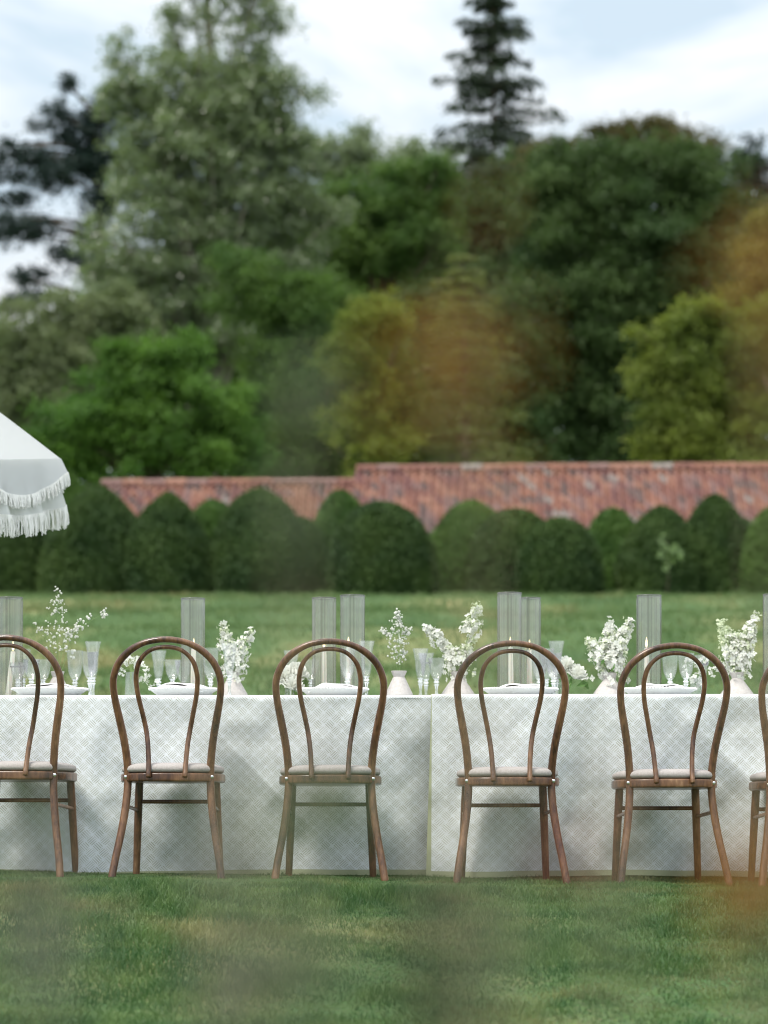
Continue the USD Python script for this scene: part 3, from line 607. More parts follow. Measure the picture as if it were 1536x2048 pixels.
# ---------------------------------------------------------------- bentwood chairs
M_wood = MAT('worn_bentwood', {
    'g': ('geometry', {}), 'oi': ('object_info', {}), 'mp': ('mapping', {'scale': (1, 1, 0.22)}), 'mp2': ('mapping', {'scale': (1, 1, 0.6)}),
    'ofs': ('vector_math', {'math_type': 'add'}), 'cx': ('combine_xyz', {}), 'mul': ('math', {'math_type': 'multiply', 'value2': 37.0}),
    'n': ('noise_texture', {'scale': 85.0, 'detail': 5.0, 'roughness': 0.65}), 'n2': ('noise_texture', {'scale': 7.0, 'detail': 5.0, 'roughness': 0.6}),
    'r': ('rgb_ramp', {'ramp': [(0.38, (0.014, 0.008, 0.006)), (0.47, (0.050, 0.023, 0.013)), (0.56, (0.098, 0.046, 0.022)), (0.66, (0.165, 0.084, 0.041)), (0.78, (0.33, 0.21, 0.12))]}),
    'w': ('math', {'math_type': 'multiply_add', 'value2': 0.45}), 'w0': ('math', {'math_type': 'multiply', 'value2': 0.62}),
    'rr': ('map_range', {'from_min': 0.3, 'from_max': 0.7, 'to_min': 0.14, 'to_max': 0.40}),
    'b': ('bump', {'strength': 0.25, 'distance': 0.002}),
    'p': ('principled_bsdf', {'specular_ior_level': 0.5})},
    [('oi.random', 'mul.value1'), ('mul.value', 'cx.x'), ('g.position', 'ofs.vector1'), ('cx.vector', 'ofs.vector2'),
     ('ofs.vector', 'mp.vector'), ('ofs.vector', 'mp2.vector'), ('mp.vector', 'n.vector'), ('mp2.vector', 'n2.vector'),
     ('n.fac', 'w.value1'), ('n2.fac', 'w0.value1'), ('w0.value', 'w.value3'), ('w.value', 'r.fac'), ('r.color', 'p.base_color'), ('n2.fac', 'rr.value'), ('rr.result', 'p.roughness'),
     ('n.fac', 'b.height'), ('b.normal', 'p.normal')])
M_linen = noisy('linen_cushion', [(0.3, (0.27, 0.245, 0.235)), (0.7, (0.36, 0.335, 0.32))], scale=160, rough=0.95, bump=0.002, bscale=500, detail=2)
M_steel = plain('steel_bolt', (0.65, 0.66, 0.67), 0.22, metallic=1.0)

def superell(r, e, n, a0=0.0):
    a = np.linspace(0, 2 * np.pi, n, endpoint=False) + a0
    c, s = np.cos(a), np.sin(a)
    k = r / (np.abs(c)**e + np.abs(s)**e)**(1 / e)
    return np.stack([k * c, k * s], 1)

def slab(outline_fn, rows):
    """Stack of outlines: rows of (scale inset, z) from bottom to top, closed with fans."""
    V, n = [], None
    for ins, z in rows:
        o = outline_fn(ins); n = len(o); V.append(np.hstack([o, np.full((n, 1), z)]))
    m = len(V); V = np.vstack(V + [[[V[0][:, 0].mean(), V[0][:, 1].mean(), rows[0][1]], [V[-1][:, 0].mean(), V[-1][:, 1].mean(), rows[-1][1]]]])
    i = np.arange(n); j = (i + 1) % n; Fs = []
    for k in range(m - 1): Fs += [np.stack([k * n + i, k * n + j, (k + 1) * n + j], 1), np.stack([k * n + i, (k + 1) * n + j, (k + 1) * n + i], 1)]
    Fs += [np.stack([np.full(n, m * n), j, i], 1), np.stack([np.full(n, m * n + 1), (m - 1) * n + i, (m - 1) * n + j], 1)]
    return V, np.vstack(Fs)

OUT = [(0.0, 0.938), (0.045, 0.934), (0.092, 0.922), (0.138, 0.897), (0.175, 0.863), (0.198, 0.825), (0.2105, 0.778), (0.207, 0.715), (0.191, 0.632), (0.1755, 0.55), (0.1655, 0.47), (0.1625, 0.404),
       (0.1655, 0.335), (0.174, 0.256), (0.187, 0.172), (0.203, 0.085), (0.218, -0.012)]
INN = [(0.0, 0.909), (0.032, 0.906), (0.062, 0.896), (0.090, 0.874), (0.109, 0.845), (0.119, 0.805), (0.120, 0.77), (0.114, 0.72), (0.100, 0.655), (0.0865, 0.59), (0.078, 0.53), (0.073, 0.46), (0.0715, 0.404)]
def back_y(z):                                                 # lean of the back and splay of the rear legs
    return np.where(z > 0.42, -0.125 * np.clip((z - 0.42) / 0.52, 0, 1)**1.25, -0.085 * np.clip((0.42 - z) / 0.42, 0, 1)**1.6)
SY = 0.132                                                     # seat centre behind the uprights
def make_chair(label, loc, rz, rx):
    t = thing('bentwood_chair', label, 'chair', loc, rz, None, rx)
    O = np.array(OUT); P = np.vstack([np.stack([-O[::-1, 0], O[::-1, 1]], 1)[:-1], O])
    P3 = np.stack([P[:, 0], back_y(P[:, 1]), P[:, 1]], 1)
    r = np.where(P[:, 1] > 0.9, 0.0122, np.where(P[:, 1] > 0.7, 0.0142, np.where(P[:, 1] > 0.2, 0.0155, 0.0150)))
    put('back_frame', tube(P3, r, 14, 110), M_wood, t, smooth=True)
    I = np.array(INN); P = np.vstack([np.stack([-I[::-1, 0], I[::-1, 1]], 1)[:-1], I])
    yb = back_y(P[:, 1]) + np.where(P[:, 1] < 0.6, (P[:, 1] - 0.6) / 0.2 * 0.083, 0.0)
    yb = np.maximum(yb, back_y(P[:, 1]) - 0.083)
    put('inner_hoop', tube(np.stack([P[:, 0], yb, P[:, 1]], 1), np.where(P[:, 1] > 0.85, 0.0088, 0.0098), 12, 90), M_wood, t, smooth=True)
    ring = lambda ins: superell(0.204 - ins, 2.7, 72) + [0, SY]
    put('seat_ring', slab(ring, [(0.006, 0.386), (0.001, 0.389), (0.0, 0.394), (0.0, 0.414), (0.002, 0.419), (0.008, 0.421)]), M_wood, t, smooth=50)
    rg = np.random.default_rng(4)
    cush = slab(lambda ins: superell(0.200 - ins, 2.9, 72) + [0, SY], [(0.012, 0.4225), (0.003, 0.428), (0.0, 0.436), (0.003, 0.446), (0.012, 0.452), (0.032, 0.458), (0.07, 0.462), (0.13, 0.464)])
    put('cushion', cush, M_linen, t, smooth=True)
    for s in (-1, 1):
        put('front_leg', tube([[s * 0.155, SY + 0.135, 0.39], [s * 0.160, SY + 0.142, 0.28], [s * 0.172, SY + 0.165, -0.012]], [0.0165, 0.0165, 0.0135], 12, 14), M_wood, t)
        put('side_stretcher', tube([[s * 0.171, back_y(np.array(0.29)) + 0.005, 0.292], [s * 0.163, SY + 0.145, 0.278]], 0.0075, 9, 4), M_wood, t)
    put('front_stretcher', tube([[-0.160, SY + 0.141, 0.312], [0.160, SY + 0.141, 0.312]], 0.0085, 9, 4), M_wood, t)
    for s in (-1, 1):
        m = trimesh.creation.icosphere(2, 0.0075); m.apply_scale((1, 0.55, 1)); m.apply_translation((s * 0.170, -0.0135, 0.406))
        put('bolt', m, M_steel, t, smooth=True)
    return t
CHY = 10.03
def chair_loc(px): return ((px - 768) * CHY / F, CHY)
def cz(x): return -0.012 * x
specs = [(26, -9, 'bentwood chair cut by the left edge, turned so its right side shows', 10.03),
         (338, -2.5, 'bentwood chair before the dark glass cylinder, second from the left edge', 10.02),
         (660, 0.5, 'bentwood chair before the pair of cylinders left of the cloth seam', 10.03),
         (1020, 2.0, 'bentwood chair just right of the cloth seam', 10.0),
         (1342, 5.0, 'bentwood chair before the right-hand hydrangea vases with its left seat edge showing', 10.03),
         (1622, 5, 'bentwood chair mostly outside the right edge, only its left upright showing', 10.03)]
proto = None
for ci, (px, rz, lab, cy) in enumerate(specs):
    x = (px - 768) * cy / F
    if proto is None: proto = make_chair(lab, (x, cy, cz(x)), rz, -1.2)
    else: copy_of(proto, lab, (x, cy, cz(x)), rz, (-1.2, -0.9, -1.6, -0.6, -1.4, -1.0)[ci])

# ---------------------------------------------------------------- table ware
def tp(px, Y): return ((px - 768) * Y / F, Y, ZT + 0.0055)
M_smoke = MAT('smoked_glass', {
    'lw': ('layer_weight', {'blend': 0.42}), 'fr': ('rgb_ramp', {'ramp': [(0.0, (0.08, 0.08, 0.08)), (0.55, (0.15, 0.15, 0.15)), (0.85, (0.3, 0.3, 0.3)), (1.0, (0.65, 0.65, 0.65))]}),
    'tr': ('rgb_ramp', {'ramp': [(0.0, (0.96, 0.955, 0.945)), (0.30, (0.92, 0.915, 0.90)), (0.5, (0.70, 0.70, 0.68)), (0.72, (0.28, 0.28, 0.27)), (1.0, (0.06, 0.06, 0.06))]}),
    'tc': ('texture_coordinate', {}), 'mp': ('mapping', {'scale': (1, 1, 0.0)}), 'ns': ('noise_texture', {'scale': 48.0, 'detail': 2.0, 'roughness': 0.6}),
    'sr': ('rgb_ramp', {'ramp': [(0.38, (0.58, 0.58, 0.56)), (0.47, (0.98, 0.98, 0.97)), (0.55, (0.80, 0.80, 0.78)), (0.62, (1.0, 1.0, 1.0))]}), 'tm': ('mix_color', {'blend_type': 'multiply', 'fac': 1.0}),
    't': ('transparent_bsdf', {}), 'g': ('glossy_bsdf', {'color': (0.95, 0.95, 0.93), 'roughness': 0.06}), 'd': ('translucent_bsdf', {'color': (0.75, 0.75, 0.72)}),
    'm0': ('mix_closure', {'fac': 0.09}), 'm': ('mix_closure', {})},
    [('lw.facing', 'tr.fac'), ('tc.object', 'mp.vector'), ('mp.vector', 'ns.vector'), ('ns.fac', 'sr.fac'), ('tr.color', 'tm.a'), ('sr.color', 'tm.b'), ('tm.result', 't.color'), ('t.BSDF', 'm0.closure1'), ('d.BSDF', 'm0.closure2'), ('m0.closure', 'm.closure1'), ('g.BSDF', 'm.closure2'), ('lw.facing', 'fr.fac'), ('fr.color', 'm.fac')], surface='m.closure')
M_rim = plain('smoked_rim', (0.10, 0.10, 0.098), 0.08)
M_crystal = MAT('clear_crystal', {
    'lw': ('layer_weight', {'blend': 0.35}), 'fr': ('rgb_ramp', {'ramp': [(0.0, (0.04, 0.04, 0.04)), (0.55, (0.08, 0.08, 0.08)), (0.85, (0.3, 0.3, 0.3)), (1.0, (0.65, 0.65, 0.65))]}),
    'tr': ('rgb_ramp', {'ramp': [(0.0, (0.98, 0.98, 0.98)), (0.6, (0.93, 0.94, 0.94)), (1.0, (0.70, 0.73, 0.75))]}),
    't': ('transparent_bsdf', {}), 'g': ('glossy_bsdf', {'color': (1, 1, 1), 'roughness': 0.04}), 'd': ('translucent_bsdf', {'color': (0.92, 0.93, 0.94)}),
    'm0': ('mix_closure', {'fac': 0.035}), 'm': ('mix_closure', {})},
    [('lw.facing', 'tr.fac'), ('tr.color', 't.color'), ('t.BSDF', 'm0.closure1'), ('d.BSDF', 'm0.closure2'), ('m0.closure', 'm.closure1'), ('g.BSDF', 'm.closure2'), ('lw.facing', 'fr.fac'), ('fr.color', 'm.fac')], surface='m.closure')
M_solid = MAT('cut_glass_stem', {'p': ('principled_bsdf', {'base_color': (0.95, 0.97, 0.97), 'roughness': 0.03, 'transmission_weight': 0.85, 'ior': 1.5, 'specular_ior_level': 0.8})})
M_wax = plain('ivory_wax', (0.80, 0.78, 0.72), 0.45, subsurface_weight=0.3, subsurface_scale=0.01)
M_wick = plain('wick', (0.03, 0.025, 0.02), 0.9)
M_flame = MAT('candle_flame', {'tc': ('texture_coordinate', {}), 's': ('separate_xyz', {}), 'r': ('rgb_ramp', {'ramp': [(0.0, (1.0, 0.35, 0.10)), (0.5, (1.0, 0.62, 0.25)), (1.0, (1.0, 0.80, 0.45))]}),
    'mr': ('map_range', {'from_min': 0.0, 'from_max': 0.03}), 'e': ('emission', {'strength': 2.2})}, [('tc.object', 's.vector'), ('s.z', 'mr.value'), ('mr.result', 'r.fac'), ('r.color', 'e.color')], surface='e.emission')
M_stone = noisy('speckled_stoneware', [(0.2, (0.34, 0.315, 0.30)), (0.5, (0.43, 0.405, 0.39)), (0.8, (0.49, 0.465, 0.45))], scale=90, rough=0.75, detail=3)
M_plate = noisy('white_glazed_plate', [(0.3, (0.66, 0.66, 0.65)), (0.7, (0.74, 0.74, 0.73))], scale=12, rough=0.35)
M_napkin = noisy('white_napkin', [(0.3, (0.74, 0.74, 0.74)), (0.7, (0.80, 0.80, 0.80))], scale=60, rough=0.95)

def cylinder_vase(px, top, half, Y, label, ph=0.0):
    x, y, z = tp(px, Y); h = ZC + (HZ - top) * Y / F - z; r = half * Y / F
    t = thing('glass_cylinder', label, 'candle cylinder', (x, y, z))
    ribs = lambda A, R, Z: 1 + (0.020 * np.cos(12 * A + ph) + 0.008 * np.cos(9 * A + ph * 3)) * (Z > 0.012) * (Z < h - 0.012)
    zs = np.concatenate([[0.0, 0.004, 0.011], np.linspace(0.02, h - 0.02, 8), [h - 0.011]])
    put('glass_wall', lathe([(r, q) for q in zs] + [(r * 0.995, h - 0.002)], 168, ribs), M_smoke, t, smooth=True)
    put('rim', tube([[r * math.cos(a), r * math.sin(a), h - 0.001] for a in np.linspace(0, 2 * np.pi, 49)], 0.0020, 6), M_rim, t, smooth=True)
    put('glass_base', lathe([(0.0005, 0.001), (r * 0.97, 0.001), (r * 0.97, 0.007), (0.0005, 0.007)], 40), M_smoke, t)
    return x, y, z
def candle(px, top, Y, label, lean=0.0, dx=0.0):
    x, y, z = tp(px, Y); z += 0.009; h = ZC + (HZ - top) * Y / F - z
    t = thing('taper_candle', label, 'candle', (x, y, z))
    f = lambda s: np.array([lean * s, 0, h * s])
    put('wax', tube([f(0), f(0.5), f(0.97), f(1.0)], [0.0125, 0.0115, 0.0100, 0.0075], 14, 16), M_wax, t, smooth=50)
    put('wick', tube([f(1.0) - [0, 0, 0.002], f(1.0) + [0, 0, 0.004], f(1.0) + [0.001, 0, 0.008]], 0.0008, 5), M_wick, t)
    V, Fc = lathe([(0.0002, 0.004), (0.0032, 0.010), (0.0055, 0.017), (0.0042, 0.028), (0.0018, 0.042), (0.0001, 0.050)], 12)
    put('flame', (V + f(1.0), Fc), M_flame, t, smooth=True)

cyls = [(21, 1195, 24, 11.0, 'ribbed smoked glass cylinder at the left edge, behind the leftmost chair', 'leaning ivory candle in the cylinder at the left edge', 16, 1304, 0.022),
        (386, 1197, 24, 11.0, 'ribbed smoked glass cylinder behind the second chair, the darkest one', 'lit ivory candle in the darkest cylinder behind the second chair', 386, 1299, 0.003),
        (648, 1196, 24, 11.0, 'smoked glass cylinder behind the crown of the third chair, left of a pair', 'ivory candle in the left cylinder of the pair behind the third chair', 648, 1299, 0.0),
        (705, 1191, 24.5, 10.98, 'smoked glass cylinder with a bright flame, right one behind the third chair', 'ivory candle with the clearly seen flame behind the third chair', 697, 1296, 0.0),
        (1019, 1186, 24, 10.95, 'taller smoked glass cylinder of the pair behind the fourth chair', 'ivory candle in the taller cylinder behind the fourth chair', 1022, 1296, -0.003),
        (1060, 1196, 21, 11.12, 'smoked glass cylinder half behind the taller one at the fourth chair', 'ivory candle in the half hidden cylinder behind the fourth chair', 1059, 1301, 0.0),
        (1298, 1191, 24.5, 11.0, 'smoked glass cylinder standing alone behind the fifth chair', 'lit ivory candle in the lone cylinder behind the fifth chair', 1294, 1297, -0.002),
        (1550, 1189, 24, 11.0, 'smoked glass cylinder cut off by the right edge', 'ivory candle in the cylinder at the right edge', 1551, 1297, 0.0)]
for k, (px, top, half, Y, lab, cl, cpx, ctop, lean) in enumerate(cyls):
    cylinder_vase(px, top, half, Y, lab, k * 1.3); candle(cpx, ctop, Y, cl, lean)

def glass(kind, px, top, Y, label, rz=0):
    x, y, z = tp(px, Y); h = ZC + (HZ - top) * Y / F - z
    t = thing('champagne_flute' if kind == 'flute' else 'wine_goblet', label, 'glass', (x, y, z), rz)
    if kind == 'flute':
        b = 0.085; bowl = [(0.006, b), (0.015, b + 0.012), (0.021, b + 0.04), (0.0235, b + 0.08), (0.026, h - 0.045), (0.031, h - 0.018), (0.0355, h - 0.001), (0.0345, h), (0.030, h - 0.018), (0.0250, h - 0.045), (0.0225, b + 0.08), (0.019, b + 0.042), (0.012, b + 0.018), (0.0005, b + 0.012)]
    else:
        b = 0.078; bowl = [(0.006, b), (0.018, b + 0.010), (0.027, b + 0.032), (0.0315, b + 0.062), (0.034, h - 0.02), (0.0365, h - 0.001), (0.0355, h), (0.033, h - 0.02), (0.0303, b + 0.062), (0.0255, b + 0.034), (0.015, b + 0.015), (0.0005, b + 0.012)]
    cut = lambda A, R, Z: 1 + 0.035 * np.abs(np.cos(5 * A)) * (Z < b + 0.07) * (Z > b + 0.004) - 0.02
    put('bowl', lathe(bowl, 60, cut), M_crystal, t, smooth=True)
    stem = [(0.0005, 0.0), (0.034, 0.0), (0.034, 0.002), (0.020, 0.005), (0.008, 0.010), (0.0055, 0.03), (0.0065, b - 0.030), (0.0075, b - 0.024), (0.0125, b - 0.020), (0.0075, b - 0.016), (0.0075, b - 0.013), (0.0140, b - 0.009), (0.0080, b - 0.004), (0.0085, b + 0.001), (0.015, b + 0.0065), (0.0005, b + 0.009)]
    put('stem', lathe(stem, 20, lambda A, R, Z: 1 + 0.06 * np.cos(8 * A) * (Z > 0.012)), M_solid, t, smooth=35)
gl = [('flute', 186, 1283, 10.95, 'tall flute with flared rim right of the leftmost chair back'), ('goblet', 150, 1301, 10.98, 'left goblet beside the tall flute at the leftmost chair'), ('goblet', 180, 1303, 10.80, 'front goblet before the tall flute at the leftmost chair'),
      ('flute', 46, 1298, 11.05, 'flute behind the inner hoop of the leftmost chair'), ('goblet', 36, 1325, 10.95, 'low goblet beside the leaning candle'), ('goblet', 63, 1318, 10.9, 'goblet above the left rim of the first plate'), ('goblet', 86, 1319, 11.0, 'goblet half behind the right limb of the leftmost inner hoop'),
      ('flute', 317, 1301, 11.05, 'flute behind the inner hoop of the second chair'), ('goblet', 345, 1319, 10.95, 'goblet left of the darkest cylinder'), ('goblet', 366, 1321, 11.1, 'goblet overlapping the left side of the darkest cylinder'),
      ('goblet', 421, 1296, 10.85, 'goblet between the hoops at the right of the second chair'), ('flute', 459, 1286, 10.78, 'tall flute before the white hydrangeas right of the second chair'),
      ('flute', 583, 1301, 11.05, 'flute behind the white peony of the third chair'), ('goblet', 622, 1319, 11.0, 'goblet between the peony and the third chair cylinders'), ('goblet', 695, 1297, 10.85, 'goblet before the flame inside the third chair hoop'), ('flute', 733, 1282, 10.85, 'tall flute at the right side of the third chair back'),
      ('flute', 841, 1297, 11.0, 'slim flute left of the seam vases'), ('flute', 852, 1306, 11.12, 'flute hidden behind the slim flute by the seam'), ('goblet', 873, 1316, 10.9, 'goblet just above the cloth seam'),
      ('flute', 1113, 1282, 10.95, 'tall flute right of the fourth chair back'), ('goblet', 1079, 1301, 10.9, 'goblet inside the right part of the fourth chair hoop'), ('goblet', 1107, 1306, 10.8, 'front goblet before the tall flute at the fourth chair'), ('flute', 1093, 1297, 11.1, 'flute behind the goblets at the fourth chair'),
      ('goblet', 1340, 1306, 10.9, 'left goblet inside the fifth chair hoop'), ('goblet', 1372, 1306, 10.85, 'right goblet inside the fifth chair hoop'), ('flute', 1405, 1310, 11.0, 'tilted-looking flute behind the right limb of the fifth inner hoop')]
for g in gl: glass(*g, rz=(g[1] * 37) % 70)

def place_setting(px, Y, half, lab):
    x, y, z = tp(px, Y); r = half * Y / F
    t = thing('plate', 'white beaded plate ' + lab, 'plate', (x, y, z))
    put('dish', lathe([(0.0005, 0.002), (r * 0.55, 0.0), (r * 0.62, 0.002), (r * 0.80, 0.012), (r * 0.97, 0.030), (r, 0.034), (r * 0.97, 0.036), (r * 0.80, 0.020), (r * 0.6, 0.010), (0.0005, 0.009)], 72), M_plate, t, smooth=60)
    bs = []
    for a in np.linspace(0, 2 * np.pi, 72, endpoint=False):
        s = trimesh.creation.icosphere(1, 0.0052); s.apply_translation((r * math.cos(a), r * math.sin(a), 0.035)); bs.append(s)
    put('beaded_rim', cat_meshes(bs), M_plate, t, smooth=True)
    n = thing('napkin', 'folded white napkin on the plate ' + lab, 'napkin', (x, y - 0.01, z + 0.030), (px * 13) % 30 - 15)
    gx, gy = np.meshgrid(np.linspace(-0.105, 0.105, 26), np.linspace(-0.085, 0.085, 18)); sd = int(px)
    for k in range(3):
        f = 0.010 * (meshkit.noise(np.stack([gx * 18, gy * 18, 0 * gx + k], -1), sd) - 0.4) + 0.006 * np.sin(gx * 32 + sd) * (1 - k * 0.3)
        zt = 0.010 + k * 0.007 + f - 0.012 * (np.abs(gx) / 0.105)**4
        n0 = gx.size; top = np.stack([gx * (1 - 0.06 * k) + 0.004 * k, gy * (1 - 0.05 * k), zt], -1).reshape(-1, 3); bot = top - [0, 0, 0.0045]
        a = (np.arange(17)[:, None] * 26 + np.arange(25)[None]).ravel()
        ft = np.vstack([np.stack([a, a + 1, a + 27], 1), np.stack([a, a + 27, a + 26], 1)])
        edge = np.concatenate([np.arange(26), np.arange(1, 18) * 26 + 25, 17 * 26 + np.arange(24, -1, -1), np.arange(16, 0, -1) * 26]); e2 = np.roll(edge, -1)
        put('fold', (np.vstack([top, bot]), np.vstack([ft, ft[:, ::-1] + n0, np.stack([edge, edge + n0, e2 + n0], 1), np.stack([edge, e2 + n0, e2], 1)])), M_napkin, n, smooth=60)
for a in ((100, 10.80, 75, 'at the leftmost chair'), (367, 10.80, 68, 'at the second chair'), (668, 10.80, 68, 'at the third chair'), (1040, 10.80, 75, 'at the fourth chair'), (1318, 10.80, 74, 'at the fifth chair')):
    place_setting(*a)

def vase(px, top, base_half, lip, Y, label):
    x, y, z = tp(px, Y); h = ZC + (HZ - top) * Y / F - z; k = Y / F; rb = base_half * k; rl = lip * k
    rn = rl * 0.66
    out = [(0.0005, 0.0), (rb * 0.86, 0.0), (rb * 0.97, 0.004), (rb, 0.012), (rb * 0.97, 0.022), (rn + 0.004, h - 0.030), (rn, h - 0.026), (rn + 0.002, h - 0.022), (rl, h - 0.001), (rl - 0.002, h), (rn - 0.003, h - 0.026), (rb * 0.85, 0.02), (0.0005, 0.01)]
    put('bud_vase', [lathe(out, 48)][0], M_stone, None, smooth=30, label=label, cat='vase') if False else None
    t = put('vase', (lathe(out, 48)[0] + [x, y, z], lathe(out, 48)[1]), M_stone, None, smooth=35, label=label, cat='vase')
    return np.array([x, y, z + h])
v1 = vase(115, 1343, 30, 14, 11.1, 'pale angular stoneware vase between the leftmost chair hoops')
v2 = vase(466, 1343, 30, 14, 11.02, 'pale angular stoneware vase right of the second chair')
v3 = vase(798, 1342, 28, 16, 10.95, 'pale angular stoneware vase holding tiny white sprays, left of the seam')
v4 = vase(916, 1343, 34, 16, 10.95, 'pale angular stoneware vase left of the fourth chair')
v5 = vase(1219, 1346, 34, 16, 10.97, 'pale angular stoneware vase between the fourth and fifth chairs')
v6 = vase(1474, 1345, 34, 15, 10.97, 'pale angular stoneware vase right of the fifth chair')

# ---------------------------------------------------------------- flowers
M_petal = leaf_material('white_petals', (0.64, 0.65, 0.60), (0.78, 0.78, 0.755), scale=14, trans=0.3, rough=0.7, spec=0.2, gain=(1.0, 1.0, 0.97))
M_cream = leaf_material('cream_buds', (0.54, 0.60, 0.42), (0.74, 0.76, 0.64), scale=14, trans=0.3, rough=0.7, spec=0.2, gain=(1.0, 1.0, 0.9))
M_stem = plain('green_stem', (0.15, 0.24, 0.08), 0.6)
M_fleaf = leaf_material('flower_leaf', (0.05, 0.12, 0.03), (0.14, 0.26, 0.07), scale=10, trans=0.3)

def florets(C, N, size, rng):
    """Four-petalled florets facing N."""
    ms = []; n = len(C); A = unit(np.cross(N, rng.normal(0, 1, (n, 3)))); B = np.cross(N, A); s = size * rng.uniform(0.7, 1.2, n)[:, None]
    for q in range(4):
        d = A * math.cos(q * np.pi / 2) + B * math.sin(q * np.pi / 2); e = np.cross(N, d)
        V = np.stack([C, C + d * s * 0.55 + e * s * 0.42 + N * s * 0.16, C + d * s * 0.98 + N * s * 0.10, C + d * s * 0.55 - e * s * 0.42 + N * s * 0.16], 1).reshape(-1, 3)
        o = np.arange(n)[:, None] * 4; ms.append((V, np.vstack([o + [0, 1, 2], o + [0, 2, 3]])))
    return cat_meshes(ms)

def panicle(v, tip, length, half, label, n=110, seed=0, green=0.35, Y=None, bend=0.0, leaf=0):
    """Hydrangea spray: stem from the vase mouth to tip, cone of florets over its last stretch; px measures."""
    rng = np.random.default_rng(seed); Y = Y or v[1]; k = Y / F
    T = at(tip[0], tip[1], Y) + [0, rng.uniform(-0.03, 0.03), 0]; b = v + [rng.uniform(-0.01, 0.01), 0, -0.07]; n = int(n * 1.4)
    t = thing('hydrangea_stem', label, 'flower', tuple(b))
    mid = np.array([v[0] + rng.uniform(-0.008, 0.008) + bend, v[1], v[2]]) * 0.6 + T * 0.4; mid[2] += 0.02
    P = resample(np.array([b, v + [(T[0] - v[0]) * 0.05, 0, -0.002], mid, T]), 30)
    put('stem', tube(P - b, np.linspace(0.0028, 0.0012, 30), 6), M_stem, t, smooth=True)
    L = np.linalg.norm(P - T, axis=1); s0 = np.argmin(np.abs(L - length * k))
    s = rng.uniform(0, 1, n)**0.75; idx = np.clip(s0 + (1 - s) * (29 - s0), 0, 29).astype(int)     # s=1 at bottom of the cone
    R = half * 1.22 * k * (0.25 + 0.75 * s) * np.sqrt(rng.uniform(0.25, 1.0, n)); d = unit(rng.normal(0, 1, (n, 3)) + [0, 0, 0.25])
    C = P[idx] + d * R[:, None] - b; N = unit(d + rng.normal(0, 0.45, (n, 3)) + [0, -0.25, 0.1])
    big = rng.uniform(0, 1, n) > green * (1.4 - s)
    put('florets', florets(C[big], N[big], 0.0145, rng), M_petal, t, smooth=False, kind='stuff')
    m = ~big; reps = np.repeat(C[m], 4, 0) + rng.normal(0, 0.006, (m.sum() * 4, 3))
    if len(reps): put('buds', florets(reps, unit(rng.normal(0, 1, (len(reps), 3))), 0.0065, rng), M_cream, t, smooth=False, kind='stuff')
    tw = [tube([P[i] - b, C[q]], 0.0007, 3) for q, i in enumerate(idx) if q % 3 == 0]
    put('twigs', cat_meshes(tw), M_stem, t, kind='stuff')
    for q in range(leaf):
        c = P[s0] - b + d[q] * half * k * 0.8 + [0, -half * k * 0.6, 0.02 * q]
        put('leaf', leaf_cards(c[None], np.array([[0, -1.0, 0.5]]), 0.045, 0.022, rng, axis=np.array([[0.6, 0, 0.7]])), M_fleaf, t, smooth=False)
panicle(v2, (446, 1240), 60, 17, 'upright tapering white hydrangea spray at the left of the vase right of the second chair', 70, 1, bend=-0.01)
panicle(v2, (505, 1258), 95, 27, 'full white hydrangea spray leaning right in the vase right of the second chair', 120, 2, green=0.15)
panicle(v2, (462, 1285), 50, 24, 'low white hydrangea spray behind the flute right of the second chair', 60, 3, green=0.2)
panicle(v4, (846, 1248), 42, 16, 'white hydrangea spray with a bare stem, furthest left above the slim flute', 55, 4, green=0.1)
panicle(v4, (880, 1278), 62, 20, 'white hydrangea spray leaning left over the goblet by the seam', 80, 5, green=0.2)
panicle(v4, (960, 1206), 60, 21, 'tallest hydrangea spray with a pale green tip, left of the fourth chair cylinders', 80, 6, green=0.65, bend=0.005)
panicle(v4, (950, 1274), 50, 14, 'small pale green hydrangea spray below the tallest one', 45, 7, green=0.75)
panicle(v4, (915, 1306), 45, 34, 'cluster of white hydrangea florets at the mouth of the vase left of the fourth chair', 80, 8, green=0.2)
panicle(v4, (950, 1312), 40, 18, 'few white hydrangea florets hanging beside the fourth chair left limb', 26, 9, green=0.1)
panicle(v5, (1219, 1236), 85, 28, 'tall white hydrangea spray in the middle of the vase between fourth and fifth chairs', 130, 10, green=0.25, leaf=2)
panicle(v5, (1262, 1238), 90, 24, 'white hydrangea spray leaning right towards the lone cylinder', 120, 11, green=0.25)
panicle(v5, (1172, 1278), 60, 26, 'creamy hydrangea spray leaning left towards the fourth chair', 90, 12, green=0.55)
panicle(v5, (1232, 1290), 60, 36, 'lower hydrangea spray covering the mouth of the vase between fourth and fifth chairs', 120, 13, green=0.2, leaf=1)
panicle(v6, (1440, 1240), 85, 24, 'greenish hydrangea spray at the left of the vase right of the fifth chair', 120, 14, green=0.85)
panicle(v6, (1516, 1226), 95, 25, 'white hydrangea spray with greenish tip leaning right by the right edge', 130, 15, green=0.4)
panicle(v6, (1472, 1262), 80, 30, 'middle hydrangea spray in the vase right of the fifth chair', 120, 16, green=0.45)
panicle(v6, (1490, 1300), 45, 30, 'low white hydrangea florets at the mouth of the vase right of the fifth chair', 70, 17, green=0.2)

